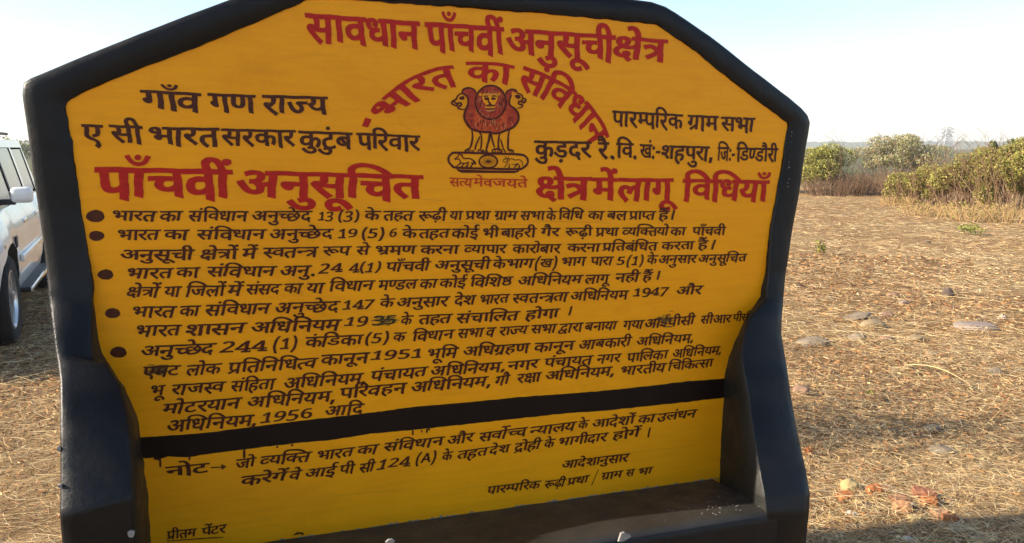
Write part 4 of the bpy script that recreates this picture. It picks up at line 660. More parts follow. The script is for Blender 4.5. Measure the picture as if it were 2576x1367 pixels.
# ---- border outline: (yellow edge px, inner front edge px or None, outer edge px, how far it stands forward)
ST = [((372,1250),(330,1250),(144.5,1300),.40), ((360,1157),(329,1160),(147,1180),.34), ((354,1100),(326,1095),(148,1096),.30),
 ((342,1045),(319,1045),(148,1020),.25), ((313,977),(301,972),(147,960),.19), ((273,915),(266,912),(141,915),.14),
 ((255,886),None,(136,885),.12), ((246,854),None,(132,850),.10), ((236,755),None,(121,755),.035), ((236,702),None,(116,702),.022),
 ((219,616),None,(105,610),.012), ((205,531),None,(92,525),.008), ((191,418),None,(76,418),.008), ((178,342),None,(65,340),.008),
 ((166,268),None,(52,238),.008), ((169,258),None,(55,208),.008), ((178,251),None,(74,196),.008), ((205,236),None,(99,186),.008),
 ((314,188),None,(185,150),.008), ((513,113),None,(342,85),.008), ((684,41),None,(561,3),.008), ((775,0),None,(725,-56),.008), ((790,-5),None,(750,-64),.008),
 ((815,-7),None,(800,-66),.008), ((926,3),None,(900,-58),.008), ((1097,15),None,(1100,-45),.008), ((1233,26),None,(1250,-33),.008),
 ((1438,41),None,(1450,-17),.008), ((1600,57),None,(1590,-4),.008), ((1636,61),None,(1645,3),.008), ((1650,63),None,(1678,14),.008),
 ((1662,70),None,(1704,30),.008), ((1749,130),None,(1790,88),.008), ((1851,214),None,(1900,175),.008), ((1940,280),None,(1990,244),.008),
 ((1970,302),None,(2022,272),.008), ((1979,309),None,(2037,290),.008), ((1980,318),None,(2043,308),.008), ((1976,345),None,(2039,342),.008),
 ((1957,462),None,(2019,462),.008), ((1937,565),None,(2001,568),.012), ((1924,685),None,(1981,692),.025), ((1912,746),None,(1975,753),.045),
 ((1889,787),(1896,790),(1972,800),.08), ((1862,833),(1874,835),(1971,842),.10), ((1831,912),(1866,905),(1983,912),.14),
 ((1823,953),(1877,960),(1990,955),.18), ((1822,1001),(1885,1010),(1998,1012),.21), ((1816,1096),(1898,1100),(2014,1105),.28),
 ((1811,1202),(1912,1190),(2033,1185),.33), ((1811,1215),(1923,1245),(2043,1245),.38), ((1811,1240),(1930,1290),(2041,1290),.40)]
rail = []
for Y, I, O, e in ST:
    y = board_xz(*Y); i = board_xz(*I, e) if I else y; o = board_xz(*O, e)
    rail.append((y[0], y[1], i[0], i[1], o[0], o[1], e))
f0, f1 = rail[0], rail[-1]
rail.insert(0, (f0[0], 0.45, f0[2], 0.42, f0[4], 0.42, .40))
rail.insert(0, (f0[0], -.05, f0[2], -.05, f0[4] - .01, -.05, .40))
rail.append((f1[0], -.05, f1[2], -.05, f1[4] - .015, -.05, .40))
fine = []
for a, b in zip(rail, rail[1:]):
    L = math.dist(a[4:6], b[4:6]); k = max(1, int(L / 0.012))
    for q in range(k): fine.append([a[m] + (b[m] - a[m]) * q / k for m in range(7)])
fine.append(list(rail[-1]))
V = []; F = []; K = 9
for s_, r_ in enumerate(fine):
    yx, yz, ix, iz, ox, oz, e = r_
    j = nz(yx * 22, yz * 22, 1) * .0045 + nz(yx * 70, yz * 70, 4) * .002
    g = nz(yx * 5, yz * 5, 9) * .004
    dx, dz = ox - ix, oz - iz; Ld = math.hypot(dx, dz); dx /= Ld; dz /= Ld
    px_, pz_ = yx + dx * j, yz + dz * j
    ix2, iz2 = ix + dx * j * .6, iz + dz * j * .6
    ob = nz(ox * 6, oz * 6, 3) * .004
    ox += dx * ob; oz += dz * ob
    pts = [(px_, pz_, -.01), (px_ + (ix2 - px_) * .5, pz_ + (iz2 - pz_) * .5, e * .5), (ix2, iz2, e - .004), (ix2 + dx * .006, iz2 + dz * .006, e),
           (ox - dx * .035, oz - dz * .035, e + g * .4), (ox - dx * .010, oz - dz * .010, e - .003), (ox - dx * .003, oz - dz * .003, e - .009), (ox, oz, e - .018), (ox, oz, -.13)]
    V += [bpos(x, z, q) for x, z, q in pts]
mi = []
for s_ in range(len(fine) - 1):
    for k in range(K - 1):
        a = s_ * K + k
        F.append((a, a + 1, a + K + 1, a + K)); mi.append(1 if k < 2 else 0)
fr = obj("border_frame", V, F, [M_BLK, M_INN], board, True, mi)
# panel and back
opoly = [(r_[4], r_[5]) for r_ in rail]
cx = sum(p[0] for p in opoly) / len(opoly)
def poly_fill(pts):
    return [tuple(t_) for t_ in tessellate_polygon([[Vector((p[0], p[1], 0)) for p in pts]])]
def face_up(V2, tris, sgn=1):
    out = []
    for a, b, c in tris:
        A, B, C = V2[a], V2[b], V2[c]
        cr = (B[0] - A[0]) * (C[1] - A[1]) - (B[1] - A[1]) * (C[0] - A[0])
        out.append((a, b, c) if cr * sgn > 0 else (a, c, b))
    return out
ins = [(p[0] + (0.02 if p[0] < -.9 else (-0.02 if p[0] > .7 else 0)), p[1] - (0.02 if p[1] > 1.5 else 0)) for p in opoly]
obj("yellow_panel", [bpos(x, z, 0) for x, z in ins], face_up(ins, poly_fill(ins)), M_YEL, board)
obj("back_face", [bpos(x, z, -.128) for x, z in opoly], face_up(opoly, poly_fill(opoly), -1), M_BLK, board)
# seat
ys_l, ys_r = f0[0] - .03, f1[0] + .02
xs = np.linspace(-1.17, 0.80, 110)
zb = lambda x: .3585 + (.3505 - .3585) * (x + .82) / 1.65
fl = board_xz(1477, 1363, .40); frr = board_xz(1930, 1289, .40)
zf = lambda x: fl[1] + (frr[1] - fl[1]) * (x - fl[0]) / (frr[0] - fl[0])
V = []; F = []
prof = [(0, 0), (.1, .1), (.2, .2), (.3, .3), (.355, .92), (.38, .98), (.392, 1.0)]
for x in xs:
    row = []
    b0, f_ = zb(x), zf(x)
    for e_ in (-.01, .08, .16, .24, .32, .36): row.append((x, b0 + (f_ - b0) * max(0, e_) / .4 + nz(x * 9, e_ * 9) * .002, e_))
    row += [(x, f_ - .003 + nz(x * 12, 3) * .002, .385), (x, f_ - .014, .397), (x, f_ - .04, .402), (x, f_ - .2, .40), (x, -.05, .40)]
    V += [bpos(*q) for q in row]
n = 11
for i in range(len(xs) - 1):
    for k in range(n - 1):
        a = i * n + k; F.append((a, a + n, a + n + 1, a + 1))
obj("seat_slab", V, F, [M_SEAT, M_BLK], board, True, [1 if (i % (n - 1)) >= 7 else 0 for i in range(len(F))])
# pale chipped paint line where the panel meets the seat
chips = []
def chip(X, Z, e, w_, h_, name="paint_chip", flat=False, mat=None):
    m = 9; P = []
    ph = random.random() * 9
    for i in range(m):
        a = i / m * 2 * math.pi; rr = 1 + .35 * math.sin(3 * a + ph) * random.random() + random.uniform(-.2, .2)
        P.append((X + math.cos(a) * w_ * rr, Z + math.sin(a) * h_ * rr))
    chips.append((P, e, flat))
V = []; F = []
for i in range(420):
    x = random.uniform(-.78, .83)
    if x < -.45 and random.random() < .6: continue
    if abs(nz(x * 6, 2.2)) < .08: continue
    z = zb(x) + random.gauss(.0015, .0025); s_ = random.uniform(.001, .0035)
    b_ = len(V)
    for q in ((-1.8, -.6), (1.6, -.8), (2.0, .5), (-.9, .9)): V.append(bpos(x + q[0] * s_, z + q[1] * s_, .0022 + .0001 * (i % 7)))
    F.append((b_, b_ + 1, b_ + 2, b_ + 3))
tag(obj("chipped_paint_edge", V, F, M_CHIP, board), kind='stuff')
V = []; F = []
for i in range(80):           # specks on the seat
    x = random.uniform(-.7, .8); e_ = random.uniform(.02, .37); s_ = random.uniform(.0008, .0028)
    if random.random() < .5: x = random.gauss(.66, .08); e_ = random.gauss(.3, .06)
    e_ = min(.36, max(.01, e_)); x = min(.76, x)
    z = zb(x) + (zf(x) - zb(x)) * e_ / .4 + .004
    b_ = len(V)
    for q in ((-1.5, -.6), (1.3, -.9), (1.5, .6), (-.7, 1.1)): V.append(bpos(x + q[0] * s_, z, e_ - q[1] * s_))
    F.append((b_, b_ + 1, b_ + 2, b_ + 3))
tag(obj("seat_grit", V, F, M_CHIP, board), kind='stuff')
def flake(px, py, e, w_, h_, lab, pts=None, dz=.0):
    X, Z = board_xz(px, py, e)
    m = 12; P = []; ph = random.random() * 6
    if pts: P = [(X + a * w_, Z + b_ * h_) for a, b_ in pts]
    else:
        for i in range(m):
            a = i / m * 2 * math.pi; rr = 1 + random.uniform(-.22, .15)
            P.append((X + math.cos(a) * w_ * rr, Z + math.sin(a) * h_ * rr))
    mI = len(P)
    V = [bpos(x, z, e + .0035) for x, z in P] + [bpos(X + (x - X) * 1.08, Z + (z - Z) * 1.08, e - .003) for x, z in P]
    F = face_up(P, poly_fill(P)) + [(i, i + mI, (i + 1) % mI + mI, (i + 1) % mI) for i in range(mI)]
    tag(obj("plaster_flake", V, F, M_CHIP, board, False), lab)
flake(1571, 1349, .405, .021, .015, "pale chip on the front edge of the seat", [(-1, -.9), (-.2, -1), (1, -.3), (.9, .1), (.2, .5), (-.1, .9), (-.6, .8), (-.75, .2)])
flake(982, 1362, .405, .012, .006, "small pale chip low on the seat edge")
flake(330, 1343, .402, .0085, .009, "round pale spot on the left arm")
flake(149, 1130, .31, .0045, .007, "pale nick in the left outer edge")
flake(151, 1222, .36, .0055, .0045, "lower pale nick in the left outer edge")
V = []; F = []
for i in range(78):            # flaked plaster running down the outer left and inner right edges
    if i < 66: tt = random.random(); px, py, e = 117 + 24 * tt, 690 + 200 * tt, .06 + .06 * tt; px += abs(random.gauss(1.0, 1.0)) + 1
    else: tt = random.random(); px, py, e = 1992 - 10 * tt, 325 + 150 * tt, .012; px += random.gauss(-3, 1.5)
    X, Z = board_xz(px, py, e); s_ = random.uniform(.0006, .0019); b_ = len(V)
    for q in ((-1, -1.2), (1, -.9), (1.1, 1), (-.6, 1.4)): V.append(bpos(X + q[0] * s_, Z + q[1] * s_, e + .004))
    F.append((b_, b_ + 1, b_ + 2, b_ + 3))
tag(obj("flaked_plaster_edge", V, F, M_CHIP, board), kind='stuff')

# ---- black band and its drips
SR = 2576 / 4096
def crop(c, x, y):
    a, b_, k = {'A': (0, 0, 1.84), 'G': (0, 1200, 1.84), 'H': (1200, 1200, 1.84), 'I': (2200, 1200, 1.84), 'D': (0, 600, 1.84), 'B': (1200, 0, 1.84), 'N': (1740, 320, 3.107), 'M': (1740, 600, 5.855), 'J': (0, 1600, 2.342), 'K': (900, 1600, 2.342)}[c]
    return board_xz((a + x / k) * SR, (b_ + y / k) * SR)
up = [crop('G', 1015, 1012), crop('G', 1250, 998), crop('G', 1500, 980), crop('G', 1720, 952), crop('G', 1850, 935), crop('H', 0, 890), crop('H', 350, 850), crop('H', 600, 820), crop('H', 830, 788), crop('H', 1250, 752), crop('H', 1650, 712), crop('H', 2000, 688), crop('H', 2380, 655), crop('I', 640, 642), crop('I', 760, 630), crop('I', 1000, 600), crop('I', 1290, 578)]
lo = [crop('G', 1035, 1162), crop('G', 1130, 1160), crop('G', 1170, 1172), crop('G', 1240, 1152), crop('G', 1370, 1160), crop('G', 1470, 1142), crop('G', 1800, 1100), crop('H', 0, 1050), crop('H', 200, 1035), crop('H', 520, 985), crop('H', 820, 958), crop('H', 1100, 928), crop('H', 1540, 880), crop('H', 1950, 835), crop('H', 2250, 815), crop('H', 2576, 780), crop('I', 1000, 752), crop('I', 1290, 718)]
def densify(P, st=.012, amp=.0022, sd=0):
    out = []
    for a, b_ in zip(P, P[1:]):
        k = max(1, int(math.dist(a, b_) / st))
        for q in range(k):
            x = a[0] + (b_[0] - a[0]) * q / k; z = a[1] + (b_[1] - a[1]) * q / k
            out.append((x, z + nz(x * 30, sd) * amp + nz(x * 90, sd + 5) * amp * .4))
    return out + [P[-1]]
up = densify(up, sd=1); lo = densify(lo, sd=2)
ring = up + lo[::-1]
obj("black_band", [bpos(x, z, .0009) for x, z in ring], face_up(ring, poly_fill(ring)), M_BAND, board)

LAY = [0]
def lay():
    LAY[0] = (LAY[0] + 1) % 9
    return LAY[0] * .00012
def ribbon(P, wd, taper=0.35, smooth=True, closed=False):
    """brush stroke as a flat strip; P in board X,Z"""
    if smooth and len(P) > 2:
        Q = []
        n_ = len(P)
        for i in range(n_ if closed else n_ - 1):
            p0 = P[(i - 1) % n_] if (closed or i > 0) else P[0]
            p1 = P[i]; p2 = P[(i + 1) % n_]; p3 = P[(i + 2) % n_] if (closed or i + 2 < n_) else P[-1]
            for q in range(5):
                t_ = q / 5; t2 = t_ * t_; t3 = t2 * t_
                Q.append(tuple(.5 * (2 * p1[k] + (p2[k] - p0[k]) * t_ + (2 * p0[k] - 5 * p1[k] + 4 * p2[k] - p3[k]) * t2 + (3 * p1[k] - p0[k] - 3 * p2[k] + p3[k]) * t3) for k in (0, 1)))
        Q.append(P[0] if closed else P[-1])
    else: Q = list(P)
    V = []; n_ = len(Q)
    for i, p in enumerate(Q):
        a = Q[max(0, i - 1)]; b_ = Q[min(n_ - 1, i + 1)]
        if closed and i in (0, n_ - 1): a, b_ = Q[-2], Q[1]
        dx, dz = b_[0] - a[0], b_[1] - a[1]; L = math.hypot(dx, dz) or 1
        f_ = 1 if closed else 1 - taper * (1 - min(1, min(i, n_ - 1 - i) / max(1, n_ * .2)))
        f_ *= 1 + .22 * nz(p[0] * 60, p[1] * 60, 2)
        V.append((p[0] - dz / L * wd * f_ / 2, p[1] + dx / L * wd * f_ / 2)); V.append((p[0] + dz / L * wd * f_ / 2, p[1] - dx / L * wd * f_ / 2))
    F = [(2 * i, 2 * i + 1, 2 * i + 3, 2 * i + 2) for i in range(n_ - 1)]
    return V, F
class Flat:
    def __init__(s): s.V = []; s.F = []
    def add(s, V, F, e):
        b_ = len(s.V); s.V += [bpos(x, z, e) for x, z in V]; s.F += [tuple(i + b_ for i in f) for f in F]
    def stroke(s, P, wd, e=.0020, **k): V, F = ribbon(P, wd, **k); s.add(V, F, e + lay())
    def fill(s, P, e=.0014):
        s.add(P, face_up(P, poly_fill(P)), e)
    def build(s, name, mat, parent): return obj(name, s.V, s.F, mat, parent)
dr = Flat()
for c, x0, y0, x1, y1, wd in [('J',1500,548,1503,632,.006),('J',1440,548,1498,558,.007),('J',1776,520,1776,566,.005),('K',180,460,180,545,.008),('K',488,430,490,450,.006),('K',628,412,628,434,.006),('K',1758,282,1758,328,.006),('K',1842,280,1842,304,.005),('K',1892,272,1890,310,.006),('K',1900,268,1918,284,.005)]:
    dr.stroke([crop(c, x0, y0), crop(c, (x0 + x1) / 2 + 1, (y0 + y1) / 2), crop(c, x1, y1)], wd, .0010)
dr.build("band_drip", M_TXT, board)
for bx, by, rx, ry, c in [(703,488,68,45,'D'),(712,633,56,37,'D'),(778,918,58,38,'D'),(830,1202,56,37,'D'),(873,385,61,41,'G')]:
    P = []
    for i in range(28):
        a = i / 28 * 2 * math.pi; w_ = 1 + .03 * math.sin(3 * a + bx) + .02 * math.sin(7 * a)
        P.append(crop(c, bx + math.cos(a) * rx * w_, by + math.sin(a) * ry * w_))
    fb = Flat(); fb.fill(P, .0015); fb.build("bullet", M_TXT, board)

# ---- lettering from outline data
def parse_glyph(s):
    comps = []
    for con in s.replace('/', ' ').split(' '):
        pts = []
        for q in con.split(';'):
            off = q.endswith('q'); x, y = q.rstrip('q').split(','); pts.append((float(x), float(y), not off))
        P = []
        n_ = len(pts)
        full = []
        for i in range(n_):
            a = pts[i]; b_ = pts[(i + 1) % n_]; full.append(a)
            if not a[2] and not b_[2]: full.append(((a[0] + b_[0]) / 2, (a[1] + b_[1]) / 2, True))
        st = next(i for i, p in enumerate(full) if p[2]); full = full[st:] + full[:st] + [full[st]]
        i = 0
        while i < len(full) - 1:
            a = full[i]
            if full[i + 1][2]:
                b_ = full[i + 1]; k = max(1, int(math.dist(a[:2], b_[:2]) / 60))
                for q in range(k): P.append((a[0] + (b_[0] - a[0]) * q / k, a[1] + (b_[1] - a[1]) * q / k))
                i += 1
            else:
                c_ = full[i + 1]; b_ = full[i + 2]
                for q in range(4):
                    t_ = q / 4; P.append(tuple((1 - t_) ** 2 * a[k] + 2 * t_ * (1 - t_) * c_[k] + t_ * t_ * b_[k] for k in (0, 1)))
                i += 2
        comps.append(P)
    return comps
def area(P): return sum(P[i - 1][0] * P[i][1] - P[i][0] * P[i - 1][1] for i in range(len(P))) / 2
def inside(p, P):
    r_ = False
    for i in range(len(P)):
        a, b_ = P[i - 1], P[i]
        if (a[1] > p[1]) != (b_[1] > p[1]) and p[0] < (b_[0] - a[0]) * (p[1] - a[1]) / (b_[1] - a[1]) + a[0]: r_ = not r_
    return r_
GC = {}
AX = .56
def glyph(g, wt):
    """outline thickened by wt (as a loaded brush would), then filled; overlapping contours merge"""
    if (g, wt) in GC: return GC[(g, wt)]
    pts = []; edges = []; loops = []
    for P in parse_glyph(GLYPHS[g]):
        Q = [P[0]]
        for p in P[1:]:
            if math.dist(p, Q[-1]) > 3: Q.append(p)
        if math.dist(Q[0], Q[-1]) < 3: Q.pop()
        A = np.array(Q); n_ = len(A)
        A[:, 0] *= AX
        d = np.roll(A, -1, 0) - A; d /= np.maximum(1e-6, np.hypot(d[:, 0], d[:, 1]))[:, None]
        nl = np.c_[-d[:, 1], d[:, 0]]; pv = np.roll(nl, 1, 0)
        m = nl + pv; ln = np.maximum(.25, (m * m).sum(1) / 2)
        off = m / ln[:, None]
        B = A + off * wt
        B[:, 0] /= AX
        b0 = len(pts); pts += [Vector(q) for q in B.tolist()]
        edges += [(b0 + i, b0 + (i + 1) % n_) for i in range(n_)]; loops.append(B)
    vo, eo, fo, *_ = __import__('mathutils').geometry.delaunay_2d_cdt(pts, edges, [], 0, 1e-4)
    co = np.array([tuple(v_) for v_ in vo])
    tri = np.array([f for f in fo if len(f) == 3])
    cen = co[tri].mean(1)
    wn = np.zeros(len(tri))
    for B in loops:
        C = np.roll(B, -1, 0)
        for (ax, ay), (bx, by) in zip(B, C):
            isl = (bx - ax) * (cen[:, 1] - ay) - (by - ay) * (cen[:, 0] - ax)
            wn += ((ay <= cen[:, 1]) & (by > cen[:, 1]) & (isl > 0)).astype(int)
            wn -= ((ay > cen[:, 1]) & (by <= cen[:, 1]) & (isl < 0)).astype(int)
    keep = tri[wn < -.5]
    GC[(g, wt)] = [(co, [tuple(f) for f in keep.tolist()])]
    return GC[(g, wt)]
def place_word(fl_, it, wt, seed, e0=.0016):
    gl, x0, x1, T, st = it
    st = np.array(st); ns = len(st) - 1
    x0 -= wt / AX * .6; x1 += wt / AX * .6
    for gi, (g, dx) in enumerate(gl):
        for co, fs in glyph(g, wt * (.22 if g == 5 else .75 if g == 6 else 1)):
            gx = co[:, 0] + dx; gy = co[:, 1]
            low = np.where(co[:, 1] < 34)[0]          # brush lifts off with a slanting end
            gy = gy.copy()
            if len(low) and T == 622:
                xs_ = co[low, 0]; od = np.argsort(xs_); grp = [[od[0]]]
                for q in od[1:]:
                    if xs_[q] - xs_[grp[-1][-1]] < 175: grp[-1].append(q)
                    else: grp.append([q])
                for gq in grp:
                    xx = xs_[gq]
                    if xx.max() - xx.min() < 230: gy[low[gq]] -= .30 * (xx - xx.mean()) + 6 * math.sin(seed * 5 + xx.mean())
            sg_ = seed * 13.7 + gi * 2.9
            gy = T + (gy - T) * (1 + .065 * math.sin(sg_)); gx = gx + (T - gy) * .055 * math.sin(sg_ * 1.7)
            wx = 6.5 * np.sin(gy / 71 + seed * 1.7 + gx / 230) + 3.5 * np.sin(gy / 27 + gx / 45 + seed)
            wy = 6.0 * np.sin(gx / 117 + seed * 2.3) + 2.5 * np.sin(gx / 37 + gy / 31 + seed * 3)
            gx = gx + wx; gy = gy + wy
            u = (gx - x0) / (x1 - x0) * ns; v_ = (T - gy) / T
            k = np.clip(np.floor(u).astype(int), 0, ns - 1); f_ = (u - k)[:, None]
            S = st[k] + (st[k + 1] - st[k]) * f_
            X = S[:, 0] + (S[:, 2] - S[:, 0]) * v_; Z = S[:, 1] + (S[:, 3] - S[:, 1]) * v_
            P = list(zip(X.tolist(), Z.tolist()))
            fs2 = []
            for f in fs:
                A, B, C = P[f[0]], P[f[1]], P[f[2]]
                cr = (B[0] - A[0]) * (C[1] - A[1]) - (B[1] - A[1]) * (C[0] - A[0])
                fs2.append(f if cr > 0 else f[::-1])
            fl_.add(P, fs2, e0 + lay())
PM = {'red': M_RED, 'black': M_TXT, 'small': M_SML, 'smudge': M_SMU}
sd = 0
for nm, colr, wt, items in LETTERING:
    ob = empty(nm); ob.parent = board
    for it in items:
        sd += 1; fl_ = Flat(); place_word(fl_, it, wt, sd)
        fl_.build("word" if colr != 'smudge' else "digits", PM[colr], ob)
    if colr == 'smudge': ob['label'] = "smudged black digits painted over"
    if colr == 'small': ob['label'] = "small thin orange-red motto under the emblem"
# red dash before the arch, underline, blot, smears
x = Flat(); x.fill([crop('B', *p) for p in ((455,930),(500,940),(528,880),(480,866))], .0016); x.build("red_dash", M_RED, board)
x = Flat(); x.stroke([crop('J', 1565, 1322), crop('J', 1830, 1300), crop('J', 2095, 1283)], .0035); x.build("underline", M_TXT, board)
x = Flat(); x.fill([crop('K', *p) for p in ((620,1268),(650,1258),(665,1240),(700,1236),(735,1242),(740,1258),(725,1268),(715,1256),(690,1256),(660,1266))], .0016); x.build("paint_blot", M_TXT, board)
def smear(c, cx_, cy_, rx, ry, n_=26):
    f_ = Flat()
    for i in range(n_):
        a = random.gauss(0, .4); b_ = random.gauss(0, .4)
        if abs(a) > 1 or abs(b_) > 1: continue
        y = cy_ + b_ * ry; xx = cx_ + a * rx; l_ = random.uniform(.15, .4) * rx
        f_.stroke([crop(c, xx - l_, y), crop(c, xx, y + random.uniform(-3, 3)), crop(c, xx + l_, y - 2)], random.uniform(.0012, .003), .0011, taper=.9)
    return f_
smear('H', 630, 150, 90, 42, 46).build("smear", M_SMEAR, board)
smear('G', 1160, 520, 110, 42, 60).build("smear", M_SMEAR, board)
s3_ = smear('H', 2690, 145, 85, 60, 50); s3_.build("smear", M_SMEAR, board)
# fine pencil guide lines and hair cracks across the yellow
g_ = Flat()
for px0, py0, px1, py1 in [(600,637,700,640),(1090,560,1330,566),(1060,502,1120,506),(1450,690,1700,697),(1330,556,1560,563),(640,1190,900,1172),(1100,1235,1400,1205),(1300,1100,1500,1083),(760,1255,1060,1228),(420,640,520,644),(1500,1150,1760,1120),(1330,905,1500,894),(240,470,300,472)]:
    a = board_xz(px0, py0); b_ = board_xz(px1, py1)
    g_.stroke([a, ((a[0] + b_[0]) / 2, (a[1] + b_[1]) / 2 + .001), b_], .0009, .0006, taper=.9)
tag(g_.build("guide_line", plain("faint_guide_line_paint", (0.42, 0.20, 0.008), .5), board), kind="stuff")

# ---- emblem
emb = empty("lion_emblem"); emb.parent = board
N = lambda pts: [crop('N', *p) for p in pts]
def circ(cx_, cy_, rx, ry, n_=30, a0=0, a1=2 * math.pi): return [(cx_ + math.cos(a0 + (a1 - a0) * i / n_) * rx, cy_ + math.sin(a0 + (a1 - a0) * i / n_) * ry) for i in range(n_)]
f_ = Flat()
f_.fill(N([(335,160),(350,125),(400,104),(450,110),(490,135),(510,175),(505,230),(500,280),(500,350),(510,400),(530,480),(530,600),(520,630),(450,610),(400,560),(370,500),(362,430),(375,370),(395,330),(408,280),(405,220),(375,190),(340,172)]), .0012); f_.build("side_mane", M_MANE, emb); f_ = Flat()
f_.fill(N([(875,180),(900,140),(950,122),(1000,132),(1018,160),(985,158),(958,160),(945,195),(930,230),(920,280),(935,325),(990,362),(1025,410),(1034,480),(1005,550),(950,600),(880,625),(870,560),(880,480),(870,400),(862,330),(868,250)]), .00125)
f_.build("side_mane", M_MANE, emb)
f_ = Flat(); f_.fill(N([(495,400),(480,480),(490,560),(530,625),(600,648),(680,650),(740,665),(810,655),(870,628),(895,560),(897,480),(885,395),(800,430),(690,470),(580,430)]), .0014); f_.build("chest", M_MANE2, emb)
f_ = Flat(); f_.fill(N(circ(690, 281, 188, 208)), .0015); f_.build("front_mane", M_MANE, emb)
f_ = Flat()
f_.fill(N([(583,178),(600,170),(680,168),(762,172),(777,200),(768,260),(745,300),(745,345),(722,368),(685,374),(648,368),(622,348),(625,300),(600,270),(583,225)]), .0017)
f_.build("face", M_YEL, emb); f_ = Flat(); f_.fill(N(circ(562, 184, 20, 20, 14)), .0017); f_.build("ear", M_YEL, emb); f_ = Flat(); f_.fill(N(circ(792, 178, 20, 18, 14)), .0017); f_.build("ear", M_YEL, emb); f_ = Flat(); f_.fill(N(circ(966, 166, 16, 17, 12)), .0017)
f_.build("ear", M_YEL, emb)
f_ = Flat()
Wd = .0052
SK = [
 ([(375,190),(330,172),(290,190),(270,220),(262,242),(225,262),(203,288),(218,305),(250,320),(270,325),(278,300),(290,288),(318,290),(328,310),(300,330),(283,348),(300,362),(345,368),(388,358)],1.),
 ([(340,170),(375,190),(402,220),(412,270),(405,315),(388,358),(370,400),(360,460),(375,515),(410,570),(455,612),(520,635),(600,650),(680,652),(740,668),(810,657),(870,632),(950,602),(1005,552),(1035,490),(1030,420),(990,362),(935,322),(922,280),(930,230),(948,190)],1.35),
 ([(332,165),(350,122),(400,102),(452,108),(492,135),(512,178)],1.1),([(872,182),(900,140),(950,120),(1002,132),(1018,165)],1.1),
 ([(300,232),(330,215),(360,212)],.8),([(305,240),(335,225),(358,232),(335,242),(305,240)],.8),
 ([(205,262),(235,275),(270,300),(262,318)],.9),
 ([(1015,165),(1060,180),(1085,202),(1085,228),(1118,238),(1128,258),(1112,282),(1085,285),(1065,268),(1040,272),(1035,292),(1052,306),(1085,315),(1080,335),(1052,350),(1015,352)],1.),
 ([(995,205),(1030,192),(1055,208)],.8),([(1000,212),(1028,200),(1050,215),(1025,226),(1000,212)],1.1),([(1070,240),(1090,262),(1112,262)],.8),
 ([(603,212),(630,202),(660,208)],.9),([(702,206),(735,200),(765,208)],.9),([(612,236),(635,226),(660,236),(635,246),(612,236)],.9),([(695,236),(722,226),(748,236),(722,244),(695,236)],.9),
 ([(668,225),(660,262),(668,280),(690,288)],.9),([(625,316),(655,322),(678,305),(682,290)],1.),([(682,290),(690,310),(715,322),(745,314)],1.),([(630,355),(660,362),(715,362),(740,352)],.8),([(682,310),(684,345)],.7),
 ([(455,615),(466,700),(456,780),(436,842),(395,868),(376,888),(396,908),(480,908)],1.2),([(530,640),(568,676),(578,740),(574,810),(562,872)],1.),([(558,700),(530,760),(508,815),(495,872)],1.),
 ([(682,655),(668,745),(645,830),(634,880)],1.3),([(692,662),(710,750),(738,840)],1.1),([(802,668),(788,740),(785,830),(802,880)],1.2),([(812,735),(832,800),(848,860),(880,905)],.9),
 ([(922,622),(908,700),(905,800),(908,868),(938,872),(968,886),(970,915)],1.2),([(925,880),(925,912)],.7),([(948,885),(948,912)],.7),
 ([(415,905),(410,885),(425,870)],.8),([(440,906),(436,886),(450,872)],.8),([(470,906),(468,886),(480,872)],.8),
 ([(540,906),(536,880),(552,868),(572,885),(572,906)],.9),([(585,906),(590,872),(605,890),(606,908)],.9),([(625,908),(632,875),(648,892),(645,910)],.9),
 ([(715,902),(710,878),(735,862),(765,858),(802,865),(826,880),(818,902),(765,908),(715,902)],1.),([(748,868),(746,902)],.7),([(778,864),(778,904)],.7),([(802,870),(800,902)],.7),
]
for P, k in SK: f_.stroke(N(P), Wd * k, .0021)
f_.stroke(N(circ(690, 281, 190, 210)), Wd * 1.1, .0021, closed=True)
f_.stroke(N([(250,905),(560,912),(900,922),(1060,930),(1120,950),(1152,1000),(1142,1050),(1095,1092),(1030,1110),(650,1104),(270,1092),(205,1062),(168,1010),(172,955),(205,920)]), Wd * 1.35, .0021, closed=True)
f_.fill(N([(255,1095),(285,1135),(330,1155),(985,1160),(1035,1142),(1065,1110),(1030,1112),(1010,1130),(700,1128),(300,1115),(275,1097)]), .0023)
f_.fill(N([(985,195),(1028,186),(1052,205),(1028,225),(1000,215)]), .0022)
Mx = lambda pts: [crop('M', *p) for p in pts]
for P, k in [([(470,235),(460,215),(500,190),(540,150),(548,112),(580,98),(605,130),(630,118),(640,170),(690,205),(800,200),(880,240),(935,285),(952,350)],1.5),([(470,235),(540,212),(575,240),(592,290),(572,330),(520,372),(498,402),(545,402)],1.4),
  ([(600,305),(680,318),(740,305),(800,290)],1.4),([(660,310),(648,360),(615,402),(655,405)],1.5),([(760,300),(770,342),(725,402),(765,405)],1.6),([(850,295),(872,342),(830,402),(866,402)],1.6),([(905,262),(935,320),(925,345)],1.8),([(890,250),(895,310),(880,352)],1.3),
  ([(1592,280),(1600,240),(1640,208),(1700,200),(1740,232),(1700,262),(1640,292),(1592,280)],1.1),([(1655,205),(1638,150)],1.),([(1708,205),(1722,148)],1.),([(1660,235),(1700,228)],1.4),
  ([(1750,210),(1820,212),(1870,240),(1960,232),(2018,262),(2040,310),(2048,385)],1.1),([(1692,280),(1680,330),(1640,390),(1605,410)],1.1),([(1732,320),(1742,370),(1720,412),(1755,412)],1.2),([(1782,330),(1880,345),(1925,318),(1902,372),(1845,408),(1880,410)],1.2),([(1930,320),(1972,372),(1958,412),(1990,412)],1.2)]:
    f_.stroke(Mx(P), .0026 * k, .0021)
